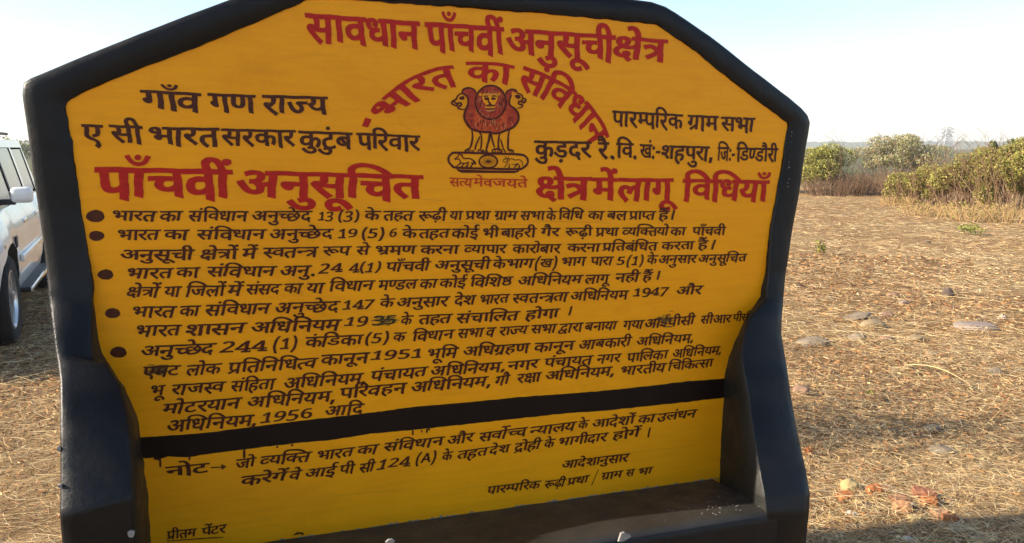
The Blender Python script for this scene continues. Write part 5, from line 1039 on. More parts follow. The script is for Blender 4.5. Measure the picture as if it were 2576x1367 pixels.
f_.build("emblem_outline", M_LINE, emb)
f_ = Flat(); f_.stroke(Mx(circ(1245, 272, 212, 152)), .0055, .0021, closed=True)
for i in range(24):
    a = i / 24 * 2 * math.pi
    f_.stroke(Mx([(1245 + math.cos(a) * 30, 275 + math.sin(a) * 22), (1245 + math.cos(a) * 195, 275 + math.sin(a) * 140)]), .0013, .0021, smooth=False)
f_.fill(Mx(circ(1245, 275, 30, 24, 16)), .0024)
f_.build("spoked_wheel", M_LINE, emb)
f_ = Flat(); g2 = Flat()
for i in range(300):
    a = random.uniform(400, 980); b_ = random.uniform(90, 600)
    okz = ((a - 690) / 175) ** 2 + ((b_ - 281) / 195) ** 2 < 1 and not (590 < a < 775 and 165 < b_ < 380) or (b_ > 470 and 500 < a < 880) or (380 < a < 480 and 380 < b_ < 560) or (910 < a < 1010 and 380 < b_ < 560)
    if not okz: continue
    l_ = random.uniform(20, 55)
    (f_ if random.random() < .35 else g2).stroke(N([(a, b_), (a + random.uniform(-6, 6), b_ + l_ / 2), (a + random.uniform(-8, 8), b_ + l_)]), random.uniform(.0010, .0024), .0019, taper=.9)
f_.stroke(N([(635,378),(660,386),(700,386),(738,372)]), .004, .0022)
f_.build("hair_highlight", M_HI, emb)
g2.build("hair_shadow_stroke", M_LINE, emb)
# ================================================================== GROUND
t = NT("dry_field_soil", 0.95, 0.1)
v = t.coord()
big = t.noise(0.35, 5, v); mid = t.noise(2.6, 6, v); fine_ = t.noise(38, 6, t.coord((1, 1.8, 1)), 0.75); gr = t.noise(160, 3, v, .8)
c1 = t.ramp(mid, [(0.3, (0.225, 0.145, 0.075)), (0.55, (0.40, 0.285, 0.155)), (0.8, (0.27, 0.17, 0.085))])
c2 = t.ramp(fine_, [(0.32, (0.32, 0.27, 0.22)), (0.5, (0.85, 0.82, 0.76)), (0.68, (1.25, 1.22, 1.1))])
c3 = t.mix(0.9, c1, c2, 'MULTIPLY')
c4 = t.mix(t.ramp(big, [(0.42, (0, 0, 0)), (0.62, (0.75,) * 3)]), c3, t.mix(1.0, c3, (0.80, 0.66, 0.55), 'MULTIPLY'))
c5 = t.mix(t.ramp(gr, [(0.60, (0, 0, 0)), (0.7, (0.6,) * 3)]), c4, (0.55, 0.40, 0.20))
# beyond the cut field the land is rough green-grey scrub
ge = t.n('ShaderNodeNewGeometry'); vl = t.n('ShaderNodeSeparateXYZ'); t.l(ge.outputs['Position'], vl.inputs[0])
mr = t.n('ShaderNodeMapRange'); mr.inputs[1].default_value = 32; mr.inputs[2].default_value = 46; t.l(vl.outputs['Y'], mr.inputs[0])
c5 = t.mix(mr.outputs[0], c5, t.ramp(t.noise(.12, 6, v, .75), [(.3, (.05, .06, .028)), (.55, (.11, .115, .055)), (.75, (.20, .17, .09))]))
t.color(c5)
t.bump(t.mix(0.45, fine_, gr), 0.9, 0.03)
M_SOIL = t.m

def gz(x, y):
    d = math.hypot(x, y)
    a = min(1, max(0, (d - 6) / 20)); return .022 * noise.noise(Vector((x * .7, y * .7, 0))) + .012 * noise.noise(Vector((x * 2.3, y * 2.3, 5))) + .016 * (1 - .6 * a) * noise.noise(Vector((x * 6.1, y * 6.1, 2))) + .10 * a * noise.noise(Vector((x * .12, y * .12, 9)))
rs = [0.001, .5, 1, 1.5, 2] + list(np.geomspace(2.15, 60, 170)) + [75, 95, 120, 160, 220, 300, 450, 700, 1100, 2200, 4000]
NA = 640
V = [];
for r_ in rs:
    for k in range(NA):
        a = k / NA * 2 * math.pi; x = r_ * math.cos(a); y = r_ * math.sin(a)
        V.append((x, y, gz(x, y) if r_ < 130 else 0))
F = []
for i in range(len(rs) - 1):
    for k in range(NA):
        a = i * NA + k; b_ = i * NA + (k + 1) % NA
        F.append((a, a + NA, b_ + NA, b_))
g = fast_obj("ground", np.array(V), np.array(F), [M_SOIL], None, smooth=True)
g['kind'] = 'structure'

# ---- fallen straw: real blades
def straw(name, n_, rmin, rmax, L, W_, hmax, mats, wts, angr=(-2.6, 2.2), pw=1.2, patch=None, curl=.5, flat=.25, segs=2, orient=None, dens=0.0):
    a = rng.uniform(0.5 * math.pi + angr[0] / 2, 0.5 * math.pi + angr[1] / 2, n_ * 2)
    u = rng.uniform(0, 1, n_ * 2)
    r_ = rmin * (rmax / rmin) ** (u ** pw)
    x = r_ * np.cos(a); y = r_ * np.sin(a)
    if patch is not None:
        m = np.array([noise.noise(Vector((xx * patch[0], yy * patch[0], patch[1]))) for xx, yy in zip(x, y)])
        ok = m + rng.normal(0, .22, len(m)) > patch[2]
        x, y, r_ = x[ok][:n_], y[ok][:n_], r_[ok][:n_]
    else: x, y, r_ = x[:n_], y[:n_], r_[:n_]
    n2 = len(x)
    z0 = np.array([gz(xx, yy) for xx, yy in zip(x, y)])
    sc_ = np.clip(r_ / 5, .8, 3.2)
    l_ = rng.uniform(L[0], L[1], n2) * np.clip(sc_, 1, 1.9)
    w_ = rng.uniform(W_[0], W_[1], n2) * sc_
    th = rng.uniform(0, 2 * math.pi, n2) if orient is None else rng.normal(orient[0], orient[1], n2) + math.pi * rng.integers(0, 2, n2)
    th2 = th + rng.normal(0, curl, n2)
    zz = rng.uniform(0.001, 1, n2) ** 2 * hmax
    lift = rng.normal(0, flat, n2)
    pts = []
    px, py, pz = x.copy(), y.copy(), z0 + zz + .004
    pts.append((px, py, pz))
    for s_ in range(segs):
        f_ = (s_ + 1) / segs; tt = th + (th2 - th) * f_
        px = px + np.cos(tt) * l_ / segs; py = py + np.sin(tt) * l_ / segs
        pz = np.maximum(pz + l_ / segs * lift * (1 - f_ * .8), z0 + .003)
        pts.append((px, py, pz))
    roll = rng.uniform(-.7, .7, n2)
    V = np.zeros((n2, (segs + 1) * 2, 3))
    for s_ in range(segs + 1):
        tt = th + (th2 - th) * s_ / segs; wd = w_ * (1 - .45 * abs(s_ / segs - .45) * 2) / 2
        ox = -np.sin(tt) * wd * np.cos(roll); oy = np.cos(tt) * wd * np.cos(roll); oz = wd * np.sin(roll)
        p = pts[s_]
        V[:, 2 * s_] = np.c_[p[0] + ox, p[1] + oy, p[2] + oz]; V[:, 2 * s_ + 1] = np.c_[p[0] - ox, p[1] - oy, p[2] - oz]
    base = (np.arange(n2) * (segs + 1) * 2)[:, None]
    F = np.concatenate([base + np.array([2 * s_, 2 * s_ + 1, 2 * s_ + 3, 2 * s_ + 2]) for s_ in range(segs)], 1).reshape(-1, 4)
    mi = np.repeat(rng.choice(len(mats), n2, p=wts), segs)
    o = fast_obj(name, V.reshape(-1, 3), F, mats, mi)
    o['kind'] = 'stuff'
    return o
def leafmat(name, c, tr=0.25, rough=0.7, var=.2):
    t = NT(name, rough, 0.25)
    f = t.noise(30, 3, t.coord())
    t.color(t.ramp(f, [(0.3, tuple(x * (1 - var) for x in c)), (0.7, tuple(min(1, x * (1 + var)) for x in c))]))
    if tr:
        tb = t.n('ShaderNodeBsdfTranslucent'); tb.inputs[0].default_value = tuple(min(1, x * 1.2) for x in c) + (1,)
        mx = t.n('ShaderNodeMixShader'); mx.inputs[0].default_value = tr
        out = t.t.nodes['Material Output']
        t.l(t.b.outputs[0], mx.inputs[1]); t.l(tb.outputs[0], mx.inputs[2]); t.l(mx.outputs[0], out.inputs[0])
    return t.m
S1 = leafmat("pale_straw", (0.72, 0.54, 0.27), .15, .55); S2 = leafmat("golden_straw", (0.62, 0.42, 0.19), .15, .55)
S3 = leafmat("grey_straw", (0.34, 0.25, 0.15), .1, .7); S4 = leafmat("brown_leaf", (0.25, 0.115, 0.045), .15, .6)
S5 = leafmat("rust_leaf", (0.46, 0.22, 0.08), .15, .6); S6 = leafmat("dark_dead_leaf", (0.11, 0.055, 0.03), .1, .7)
S7 = leafmat("bright_dry_blade", (0.84, 0.70, 0.42), .15, .5)
straw("dry_grass", 390000, 2.6, 34, (.025, .095), (.0011, .0028), .045, [S1, S2, S3, S7, S5], [.30, .29, .15, .15, .11], pw=1.12, patch=(.9, 7.7, -.32))
straw("long_dry_grass", 9000, 2.8, 30, (.15, .38), (.0012, .0028), .07, [S1, S2, S7, S3], [.3, .3, .25, .15], pw=1.1, segs=4, curl=.9, flat=.12)
straw("leaf_litter", 125000, 2.6, 13, (.012, .032), (.005, .012), .04, [S4, S5, S6, S2, S1], [.30, .26, .26, .12, .06], pw=1.0, patch=(.55, 3.3, -.10), flat=.5)
straw("aligned_straw_mat", 26000, 2.6, 8, (.06, .2), (.0014, .003), .06, [S3, S1, S2], [.4, .3, .3], pw=1.1, segs=3, orient=(.35, .45))  # longer straw lying mostly one way, more of it grey

# ================================================================== STONES AND RUBBLE
def rockmat(name, a, b_, rough=.85):
    t = NT(name, rough, .25); v = t.coord()
    t.color(t.mix(.6, t.ramp(t.noise(14, 6, v, .7), [(0.3, a), (0.7, b_)]), t.ramp(t.noise(55, 4, v, .8), [(.3, a), (.7, b_)])))
    t.bump(t.noise(26, 6, v, .7), .6, .01); return t.m
RK = {'grey': rockmat("grey_stone", (.13, .105, .08), (.27, .22, .15)), 'tan': rockmat("tan_stone", (.20, .145, .085), (.36, .27, .15)),
      'dark': rockmat("dark_stone", (.07, .05, .04), (.15, .11, .085)), 'brown': rockmat("brown_stone", (.20, .12, .075), (.33, .21, .14)),
      'lilac': rockmat("lilac_grey_stone", (.17, .13, .11), (.31, .25, .21)), 'white': rockmat("white_stone", (.55, .50, .42), (.72, .68, .6)),
      'yellow': rockmat("yellow_stone", (.34, .25, .11), (.46, .35, .17)), 'brick': rockmat("orange_brick", (.24, .08, .026), (.43, .165, .055)),
      'red': rockmat("red_brick", (.19, .075, .042), (.30, .125, .07)), 'peach': rockmat("peach_brick", (.32, .16, .075), (.46, .25, .13))}
SPOTS = []
def stone(px, py, wpx, hpx, col, label, kind='stone', blocky=0, rot=0, group=None, ln=None, seed=None):
    """px,py: middle of its foot on the view; wpx,hpx: apparent size (2576 px wide view)"""
    p = ground_at(px, py + hpx * .38)
    dist = (p - Vector((0, 0, 1.6))).length; k = dist / 1984
    W_ = wpx * k / 2 * (1.2 if kind == 'rubble' else 1); H_ = hpx * k / 2 * (1.15 if kind == 'rubble' else 1.0); D_ = W_ * .75
    bm = bmesh.new(); bmesh.ops.create_icosphere(bm, subdivisions=3, radius=1)
    sd_ = px * 1.37 + py
    for v_ in bm.verts:
        c = v_.co
        if blocky:
            m = max(abs(c.x), abs(c.y), abs(c.z)); q = c / m; c = c.lerp(q * .86, blocky)
            for ax_ in range(3): c[ax_] = max(-.8 - .1 * math.sin(sd_ + ax_), min(.8, c[ax_]))
        n1 = noise.noise(c * 1.1 + Vector((sd_, 0, 0))); n2 = noise.noise(c * 2.7 + Vector((0, sd_, 0))); n3 = noise.noise(c * 6.5 + Vector((0, 0, sd_)))
        v_.co = c * (1 + .28 * n1 + .16 * n2 + .07 * n3)
        v_.co.x *= W_; v_.co.y *= D_; v_.co.z *= H_
    n_ = kind if kind != 'rubble' else 'brick_piece'
    o = bm_obj(n_, bm, RK[col], None, blocky < .3)
    SPOTS.append((p.x, p.y, W_, H_))
    o.location = (p.x, p.y, gz(p.x, p.y) + H_ * (.8 if kind == 'rubble' or col == 'yellow' else .42))
    o.rotation_euler = (random.uniform(-.15, .15), rot, random.uniform(-.4, .4))
    tag(o, label, 'brick' if kind == 'rubble' else 'stone', group)
    return o
c3 = lambda x, y: ((3050 + x / 2.278) * SR, (900 + y / 2.278) * SR)
c4 = lambda x, y: ((3050 + x / 2.0315) * SR, (1500 + y / 2.0315) * SR)
q3 = SR / 2.278; q4 = SR / 2.0315
GS = "stones lying in the dry field"
for x, y, w_, h_, col, lab, rot in [
 (1690,612,95,105,'dark',"dark pointed stone standing upright in the dry grass",0.0),
 (1190,640,110,48,'brown',"flat brown stone half buried left of the dark pointed stone",0),
 (1290,697,90,36,'lilac',"small flat greyish stone sunk in leaf litter below the flat brown one",0),
 (855,828,240,48,'grey',"long thin grey stone tilted up to the right in the leaf litter",-.25),
 (1000,893,225,95,'tan',"largest rounded tan stone in the leaf litter right of the board",0),
 (1130,806,140,40,'brown',"low brown stone just behind the largest tan stone",0),
 (860,1015,140,85,'grey',"rounded grey stone in front of the largest tan stone",0),
 (1125,1020,115,50,'brown',"low brownish stone right of the rounded grey stone",0),
 (1390,1018,145,58,'tan',"flat tan stone at the right end of the row of four",0),
 (450,1048,265,85,'grey',"wide grey stone with pale left end nearest the board's right edge",-.12),
 (1950,905,330,62,'lilac',"broad low lilac grey stone far right in the leaf litter",0),
 (2180,835,62,34,'white',"tiny bright white stone behind the broad lilac stone",0),
 (1540,1165,120,42,'tan',"flat pale stone almost covered by straw in mid field",0),
 (2120,1335,120,60,'grey',"grey stone at the right edge above the shaded strip",0),
 (2190,1150,90,36,'brown',"small brown stone at the right edge in the litter",0),
 (320,545,75,45,'dark',"small dark clod beside the board's right side",0),
 (620,655,80,30,'dark',"small flat dark clod in the straw right of the board",0),
 (1500,150,60,30,'dark',"tiny dark clod far back in the pale straw",0)]:
    a = c3(x, y); stone(a[0], a[1], w_ * q3, h_ * q3, col, lab, rot=rot, group=GS)
for x, y, w_, h_, col, lab, bl, kd in [
 (300,125,140,95,'brown',"brown stone peeping out beside the board's lower right edge",.1,'stone'),
 (1385,430,125,70,'grey',"grey stone lying at the start of the shaded strip",0,'stone'),
 (1455,605,170,75,'grey',"wider grey stone in the middle of the shaded strip",0,'stone'),
 (705,920,145,110,'yellow',"rounded yellow-tan stone at the left of the brick rubble",0,'stone'),
 (375,640,60,65,'brick',"orange brick bit touching the board's right arm",.6,'rubble'),
 (670,1008,125,58,'brick',"bright orange brick piece below the yellow-tan stone",.6,'rubble'),
 (905,968,105,80,'brick',"orange brick piece right of the yellow-tan stone",.6,'rubble'),
 (1000,925,140,50,'brown',"brown stone behind the orange brick piece",.2,'stone'),
 (775,1060,62,52,'yellow',"small yellow stone under the bright orange brick",.2,'stone'),
 (865,1085,95,50,'dark',"dark brown stone in the middle of the rubble",.2,'stone'),
 (1130,1110,110,80,'peach',"peach coloured brick chunk in the middle of the rubble",.5,'rubble'),
 (1228,1082,65,72,'grey',"upright grey stone touching the peach brick chunk",.1,'stone'),
 (1110,1045,130,42,'red',"flat reddish brick slab behind the peach chunk",.6,'rubble'),
 (1315,995,145,62,'red',"dull red brick with a dark raised end at the back right",.6,'rubble'),
 (1345,1052,95,75,'brick',"orange brick under the dull red brick",.6,'rubble'),
 (1240,1185,110,52,'yellow',"yellow stone at the edge of the board's shadow",.3,'stone'),
 (1440,1135,120,50,'peach',"pale orange brick flake at the right of the rubble",.5,'rubble'),
 (1520,1180,95,52,'brick',"rightmost orange brick piece next to the shadow edge",.6,'rubble'),
 (720,1135,95,30,'white',"pale flat pebble at the shadow edge near the board",0,'stone'),
 (1180,1332,78,42,'white',"white pebble lying in the board's shadow",0,'stone'),
 (1600,1262,190,56,'tan',"long tan stone slab partly in the board's shadow",.4,'stone'),
 (1735,1330,130,50,'tan',"lowest tan stone at the bottom edge of the photo",.3,'stone')]:
    a = c4(x, y); stone(a[0], a[1], w_ * q4, h_ * q4, col, lab, kd, bl, group="brick rubble and stones beside the board")

V = []; F = []
for x, y, W_, H_ in SPOTS:              # straw blown against and over the stones
    for i in range(int(14 + 110 * W_)):
        a = random.uniform(0, 6.283); q = random.uniform(.55, 1.35)
        px_, py_ = x + math.cos(a) * W_ * q, y + math.sin(a) * W_ * .75 * q
        z_ = gz(px_, py_) + H_ * max(.05, 1.15 - q) * random.uniform(.4, 1.15) + .004
        th = a + math.pi / 2 + random.gauss(0, .6); l_ = random.uniform(.02, .07); wd = random.uniform(.0012, .003)
        dz = random.uniform(-.2, .2) * l_
        dx, dy = math.cos(th) * l_, math.sin(th) * l_; ox, oy = -math.sin(th) * wd, math.cos(th) * wd
        b0 = len(V)
        V += [(px_ - dx + ox, py_ - dy + oy, z_ - dz), (px_ - dx - ox, py_ - dy - oy, z_ - dz), (px_ + dx - ox, py_ + dy - oy, z_ + dz), (px_ + dx + ox, py_ + dy + oy, z_ + dz)]
        F.append((b0, b0 + 1, b0 + 2, b0 + 3))
o = fast_obj("straw_over_stones", np.array(V), np.array(F), [S1, S2, S3], rng.integers(0, 3, len(F)))
o['kind'] = 'stuff'

# ================================================================== PLANTS
def leaf_cloud(cen, rad, n_, size, shell=.55, seed=0, zmin=0.05, lumps=9, lum_r=.45):
    """leaf-sized faces gathered in uneven clumps inside an ellipsoid"""
    r2 = np.random.default_rng(seed + 5)
    cs = []
    for i in range(lumps):
        d = r2.normal(0, 1, 3); d /= np.linalg.norm(d); d *= r2.uniform(.25, .72)
        cs.append(np.r_[d, r2.uniform(lum_r * .6, lum_r * 1.25)])
    cs = np.array(cs)
    k = r2.integers(0, lumps, n_)
    d = r2.normal(0, 1, (n_, 3)); d /= np.linalg.norm(d, axis=1)[:, None]
    rr = r2.uniform(shell, 1.05, n_) ** .7
    P = cs[k, :3] + d * (cs[k, 3] * rr)[:, None]
    P = P * np.array(rad) + np.array(cen)
    P = P[P[:, 2] > zmin]; n_ = len(P)
    a = r2.normal(0, 1, (n_, 3)); a /= np.linalg.norm(a, axis=1)[:, None]
    b_ = r2.normal(0, 1, (n_, 3)); b_ -= (b_ * a).sum(1)[:, None] * a; b_ /= np.linalg.norm(b_, axis=1)[:, None]
    s_ = size * r2.uniform(.6, 1.4, n_)[:, None]
    V = np.stack([P - a * s_, P - b_ * s_ * .45, P + a * s_, P + b_ * s_ * .45], 1)
    return V.reshape(-1, 3), np.arange(n_ * 4).reshape(-1, 4), r2
def twigs(base, n_, H_, spread, thick, r2, lean=.5, branch=3):
    V = []; F = []
    def tube(P, r0, r1):
        b0 = len(V)
        for i, p in enumerate(P):
            r_ = r0 + (r1 - r0) * i / (len(P) - 1)
            for k in range(3):
                an = k * 2.094; V.append((p[0] + math.cos(an) * r_, p[1] + math.sin(an) * r_, p[2] + (math.sin(an * 2) * r_ * .3)))
        for i in range(len(P) - 1):
            for k in range(3): F.append((b0 + i * 3 + k, b0 + i * 3 + (k + 1) % 3, b0 + i * 3 + 3 + (k + 1) % 3, b0 + i * 3 + 3 + k))
    for i in range(n_):
        an = r2.uniform(0, 2 * math.pi); q = r2.uniform(0, 1) ** .6 * .45
        p = [base[0] + math.cos(an) * q * spread[0], base[1] + math.sin(an) * q * spread[1], base[2]]
        dr_ = [math.cos(an) * lean * r2.uniform(.2, 1.2), math.sin(an) * lean * r2.uniform(.2, 1.2), 1]
        h = H_ * r2.uniform(.6, 1.05); P = [tuple(p)]
        for s_ in range(5):
            dr_[0] += r2.normal(0, .13); dr_[1] += r2.normal(0, .13)
            p = [p[0] + dr_[0] * h / 5, p[1] + dr_[1] * h / 5, p[2] + dr_[2] * h / 5]; P.append(tuple(p))
        tube(P, thick, thick * .35)
        for b_ in range(branch):
            s0 = P[int(r2.integers(2, 6))]; a2 = r2.uniform(0, 6.28); l_ = h * r2.uniform(.15, .4)
            e_ = (s0[0] + math.cos(a2) * l_ * .7, s0[1] + math.sin(a2) * l_ * .7, s0[2] + l_ * .6)
            m_ = tuple((s0[k] + e_[k]) / 2 + r2.normal(0, .03 * l_) for k in range(3))
            tube([s0, m_, e_], thick * .5, thick * .2)
    return np.array(V), np.array(F)
L1 = leafmat("yellow_green_leaf", (0.30, 0.29, 0.06), .35, .5); L2 = leafmat("olive_leaf", (0.20, 0.21, 0.06), .3, .55)
L3 = leafmat("bright_yellow_leaf", (0.50, 0.45, 0.13), .35, .5); L4 = leafmat("dry_leaf", (0.34, 0.22, 0.10), .3, .6)
L5 = leafmat("pale_grey_green_leaf", (0.40, 0.38, 0.22), .3, .6); L6 = leafmat("deep_green_leaf", (0.06, 0.085, 0.025), .25, .6)
TW = plain("dry_twig", (0.22, 0.14, 0.085), .9, .2, var=.3, scale=20); TW2 = plain("reddish_dry_twig", (0.25, 0.155, 0.09), .9, .2, var=.3, scale=20)
TW3 = plain("grey_bark", (0.24, 0.20, 0.16), .9, .2, var=.3, scale=12)
def shrub(name, px, base_py, top_py, wpx, label, cat='bush', mats=(L1, L2, L3), wts=(.45, .25, .30), n_=5200, size=.055, stems=26, tw=None, group=None, seed=1, leaves=True, zc=.58, lumps=11, dark_low=True, foliage='foliage', stem='stem', dist=None, lum_r=.45):
    if dist is None: p = ground_at(px, base_py)
    else: p = at_depth(px, 372, dist); p.z = 0
    d = p.y; Hh = at_depth(px, top_py, d).z; Wd_ = wpx / 1984 * d
    root = empty(name, (p.x, p.y, gz(p.x, p.y) if math.hypot(p.x, p.y) < 130 else 0))
    tag(root, label, cat, group)
    if leaves:
        V, F, r2 = leaf_cloud((0, 0, Hh * zc), (Wd_ / 2, Wd_ / 2 * .8, Hh * (1 - zc) * 1.12), n_, size, seed=seed, lumps=lumps, lum_r=lum_r)
        mi = r2.choice(len(mats), len(F), p=wts)
        fast_obj(foliage, V, F, list(mats), mi, root)
    else: r2 = np.random.default_rng(seed)
    V, F = twigs((0, 0, -.02), stems, Hh * (.92 if leaves else 1.), (Wd_ * .8, Wd_ * .6), max(.006, .00045 * d), r2, lean=min(.9, Wd_ / Hh * .35), branch=4)
    fast_obj(stem, V, F, [tw or TW], None, root)
    return root
GB = "bushes along the far side of the field"
shrub("green_bush", 2062, 486, 352, 185, "yellow-green leafy bush rising right behind the board's edge", n_=20000, size=.034, lumps=20, lum_r=.34, mats=(L1, L3, L2), wts=(.4, .25, .35), seed=3, group=GB, zc=.56, stems=50)
shrub("green_bush", 1930, 482, 372, 190, "yellow-green bush half hidden behind the board", n_=6000, seed=4, group=GB)
shrub("dry_brush", 2168, 488, 425, 160, "low brown leafless brushwood between the two green bush clumps", cat='bush', leaves=False, stems=260, tw=TW2, seed=6)
shrub("dry_brush", 2095, 490, 440, 150, "dark twiggy undergrowth at the foot of the leafy bush by the board", cat='bush', leaves=False, stems=130, tw=TW, seed=8)
shrub("spreading_tree", 2268, 0, 330, 275, "pale spreading tree standing behind the bushes left of the pylon", cat='tree', mats=(L5, L2, L4), wts=(.55, .25, .2), n_=17000, size=.06, stems=70, tw=TW3, seed=12, dist=44, zc=.5, lumps=34, lum_r=.27, foliage='crown', stem='trunk')
for px, by, ty, wp, lab, sd_, nn in [
 (2275,508,428,120,"small bush at the left end of the right-hand hedge",21,6500),(2335,512,398,150,"second bush of the right-hand hedge, under the pale tree",22,10000),
 (2405,516,374,165,"third bush of the right-hand hedge, just below the pylon",23,12000),(2480,520,350,180,"tall bush of the hedge, right of the pylon",24,15000),
 (2560,524,326,190,"tallest yellow-green bush at the right edge of the photo",25,16000),(2670,528,330,200,"bush beyond the right edge continuing the hedge",26,9000)]:
    shrub("green_bush", px, by, ty, wp, lab, seed=sd_, n_=int(nn * 1.2), group=GB, stems=80, size=.034, zc=.54, lumps=24, lum_r=.30, mats=(L1, L3, L2, L4), wts=(.36, .26, .22, .16), tw=TW2)
for k, (px, d, hh, wm, lab) in enumerate([(2325, 210, 2.6, 18, "low far scrub tree between the pale tree and the pylon"), (20, 120, 3.0, 14, "far scrub tree over the roof of the white car"), (-160, 150, 3.2, 16, "far scrub tree left of the white car")]):
    shrub("scrub_tree", px, 0, 372 - (hh - 1.6) / d * 1984, wm / d * 1984, lab, cat='tree', mats=(L6, L2, L5), wts=(.4, .35, .25), n_=3500, size=.2, stems=8, tw=TW3, seed=100 + k, dist=d, zc=.42, lumps=14, group="scrub trees far beyond the field", foliage='crown', stem='trunk')
for px, ty, hb, lab, sd_ in [(2490,338,500,"thin tall sprig sticking up above the hedge",31),(2535,335,505,"second thin sprig above the tallest bush",32)]:
    shrub("tall_sprig", px, 518, ty, 40, lab, cat='plant', n_=260, stems=5, seed=sd_, size=.045, mats=(L2, L6), wts=(.6, .4), zc=.86, lumps=5)
for px, by, ty, wp, lab, sd_ in [(2330,545,505,170,"dry weed clump in front of the hedge on the left",41),(2440,556,505,190,"dry weed clump in front of the hedge in the middle",42),(2545,560,500,190,"dry weed clump at the right edge in front of the hedge",43),(2250,515,488,120,"low dry weeds beside the brushwood",44)]:
    shrub("dry_weeds", px, by, ty, wp, lab, cat='weeds', n_=500, stems=60, seed=sd_, size=.028, mats=(L4, L1), wts=(.7, .3), zc=.4, tw=S2, group="dry weeds in front of the hedge")
for px, by, ty, wp, lab, sd_, nn in [(2060,640,600,38,"small yellow-green seedling alone in the straw beyond the board",51,60),(2440,590,560,110,"low dark green creeper patch before the weeds",52,200),(2190,1005,975,60,"tiny green weed in the litter right of the board",53,60),(2330,1130,1110,60,"small green tuft near the middle of the litter",54,60)]:
    shrub("small_weed", px, by, ty, wp, lab, cat='weed', n_=nn, stems=6, seed=sd_, size=.014 if by > 700 else .035, mats=(L1, L2), wts=(.5, .5), zc=.45, lumps=6)
shrub("added_shade_shrub", 1400, 960, 360, 420, "leafless twiggy shrub added unseen behind the board to streak the straw with shade", cat='bush', leaves=True, n_=900, size=.022, stems=60, tw=TW3, seed=61, dist=4.05, mats=(L4, L2), wts=(.6, .4))  # hidden shrub added for the shadow streaks it throws on the straw
# long leaning stalks in front of the hedge
def stalk(a, b_, z1, lab, r_=.012):
    p = ground_at(*a); q = ground_at(*b_); q.z = z1; p.z = .02
    V = []; F = []
    n_ = 7
    for i in range(n_):
        t_ = i / (n_ - 1); c = p.lerp(q, t_); c.z += math.sin(t_ * math.pi) * .05
        for k in range(5):
            an = k / 5 * 6.283; V.append((c.x + math.cos(an) * r_ * (1 - t_ * .5) * .6, c.y + math.cos(an) * r_ * .6, c.z + math.sin(an) * r_ * (1 - t_ * .5)))
    for i in range(n_ - 1):
        for k in range(5): F.append((i * 5 + k, i * 5 + (k + 1) % 5, i * 5 + 5 + (k + 1) % 5, i * 5 + 5 + k))
    tag(obj("dry_stalk", V, F, S1, None, True), lab, 'stalk')
stalk((2480,545), (2395,545), 1.05, "long pale dry stalk leaning against the hedge")
stalk((2478,548), (2576,532), .35, "long pale dry stalk lying out to the right edge", .010)
stalk((2440,560), (2560,545), .12, "second pale stalk lying flat in front of the hedge", .009)
stalk((2160,735), (2035,772), .02, "curved dry stem lying in the straw next to the board", .006)
stalk((2275,925), (2440,975), .02, "long straw stem lying in the litter at mid right", .004)

# ================================================================== FAR RIDGE AND PYLON
t = NT("far_woodland", .95, .1); v = t.coord()
t.color(t.ramp(t.noise(.05, 5, v, .7), [(.3, (.035, .05, .022)), (.7, (.075, .085, .04))])); M_FAR = t.m
V = []; F = []
NR = 900; RR = 1250
for i in range(NR + 1):
    a = math.pi * (-.15 + 1.3 * i / NR); cx_, cy_ = math.cos(a), math.sin(a)
    h = 9.5 + 3.0 * noise.noise(Vector((a * 7, 0, 0))) + 2.2 * noise.noise(Vector((a * 40, 1, 0))) + 2.2 * noise.noise(Vector((a * 150, 2, 0)))
    for k, (dr_, hz) in enumerate([(0, -1), (4, h * .55), (14, h * .9), (30, h), (120, h * .6), (300, -1)]):
        r_ = RR + dr_ + 6 * noise.noise(Vector((a * 60, k, 0))); V.append((cx_ * r_, cy_ * r_, hz + (1.2 * noise.noise(Vector((a * 300, k, 3))) if 0 < k < 5 else 0)))
for i in range(NR):
    for k in range(5):
        a = i * 6 + k; F.append((a, a + 1, a + 7, a + 6))
o = obj("distant_wooded_ridge", V, F, M_FAR, None, True); o['kind'] = 'structure'

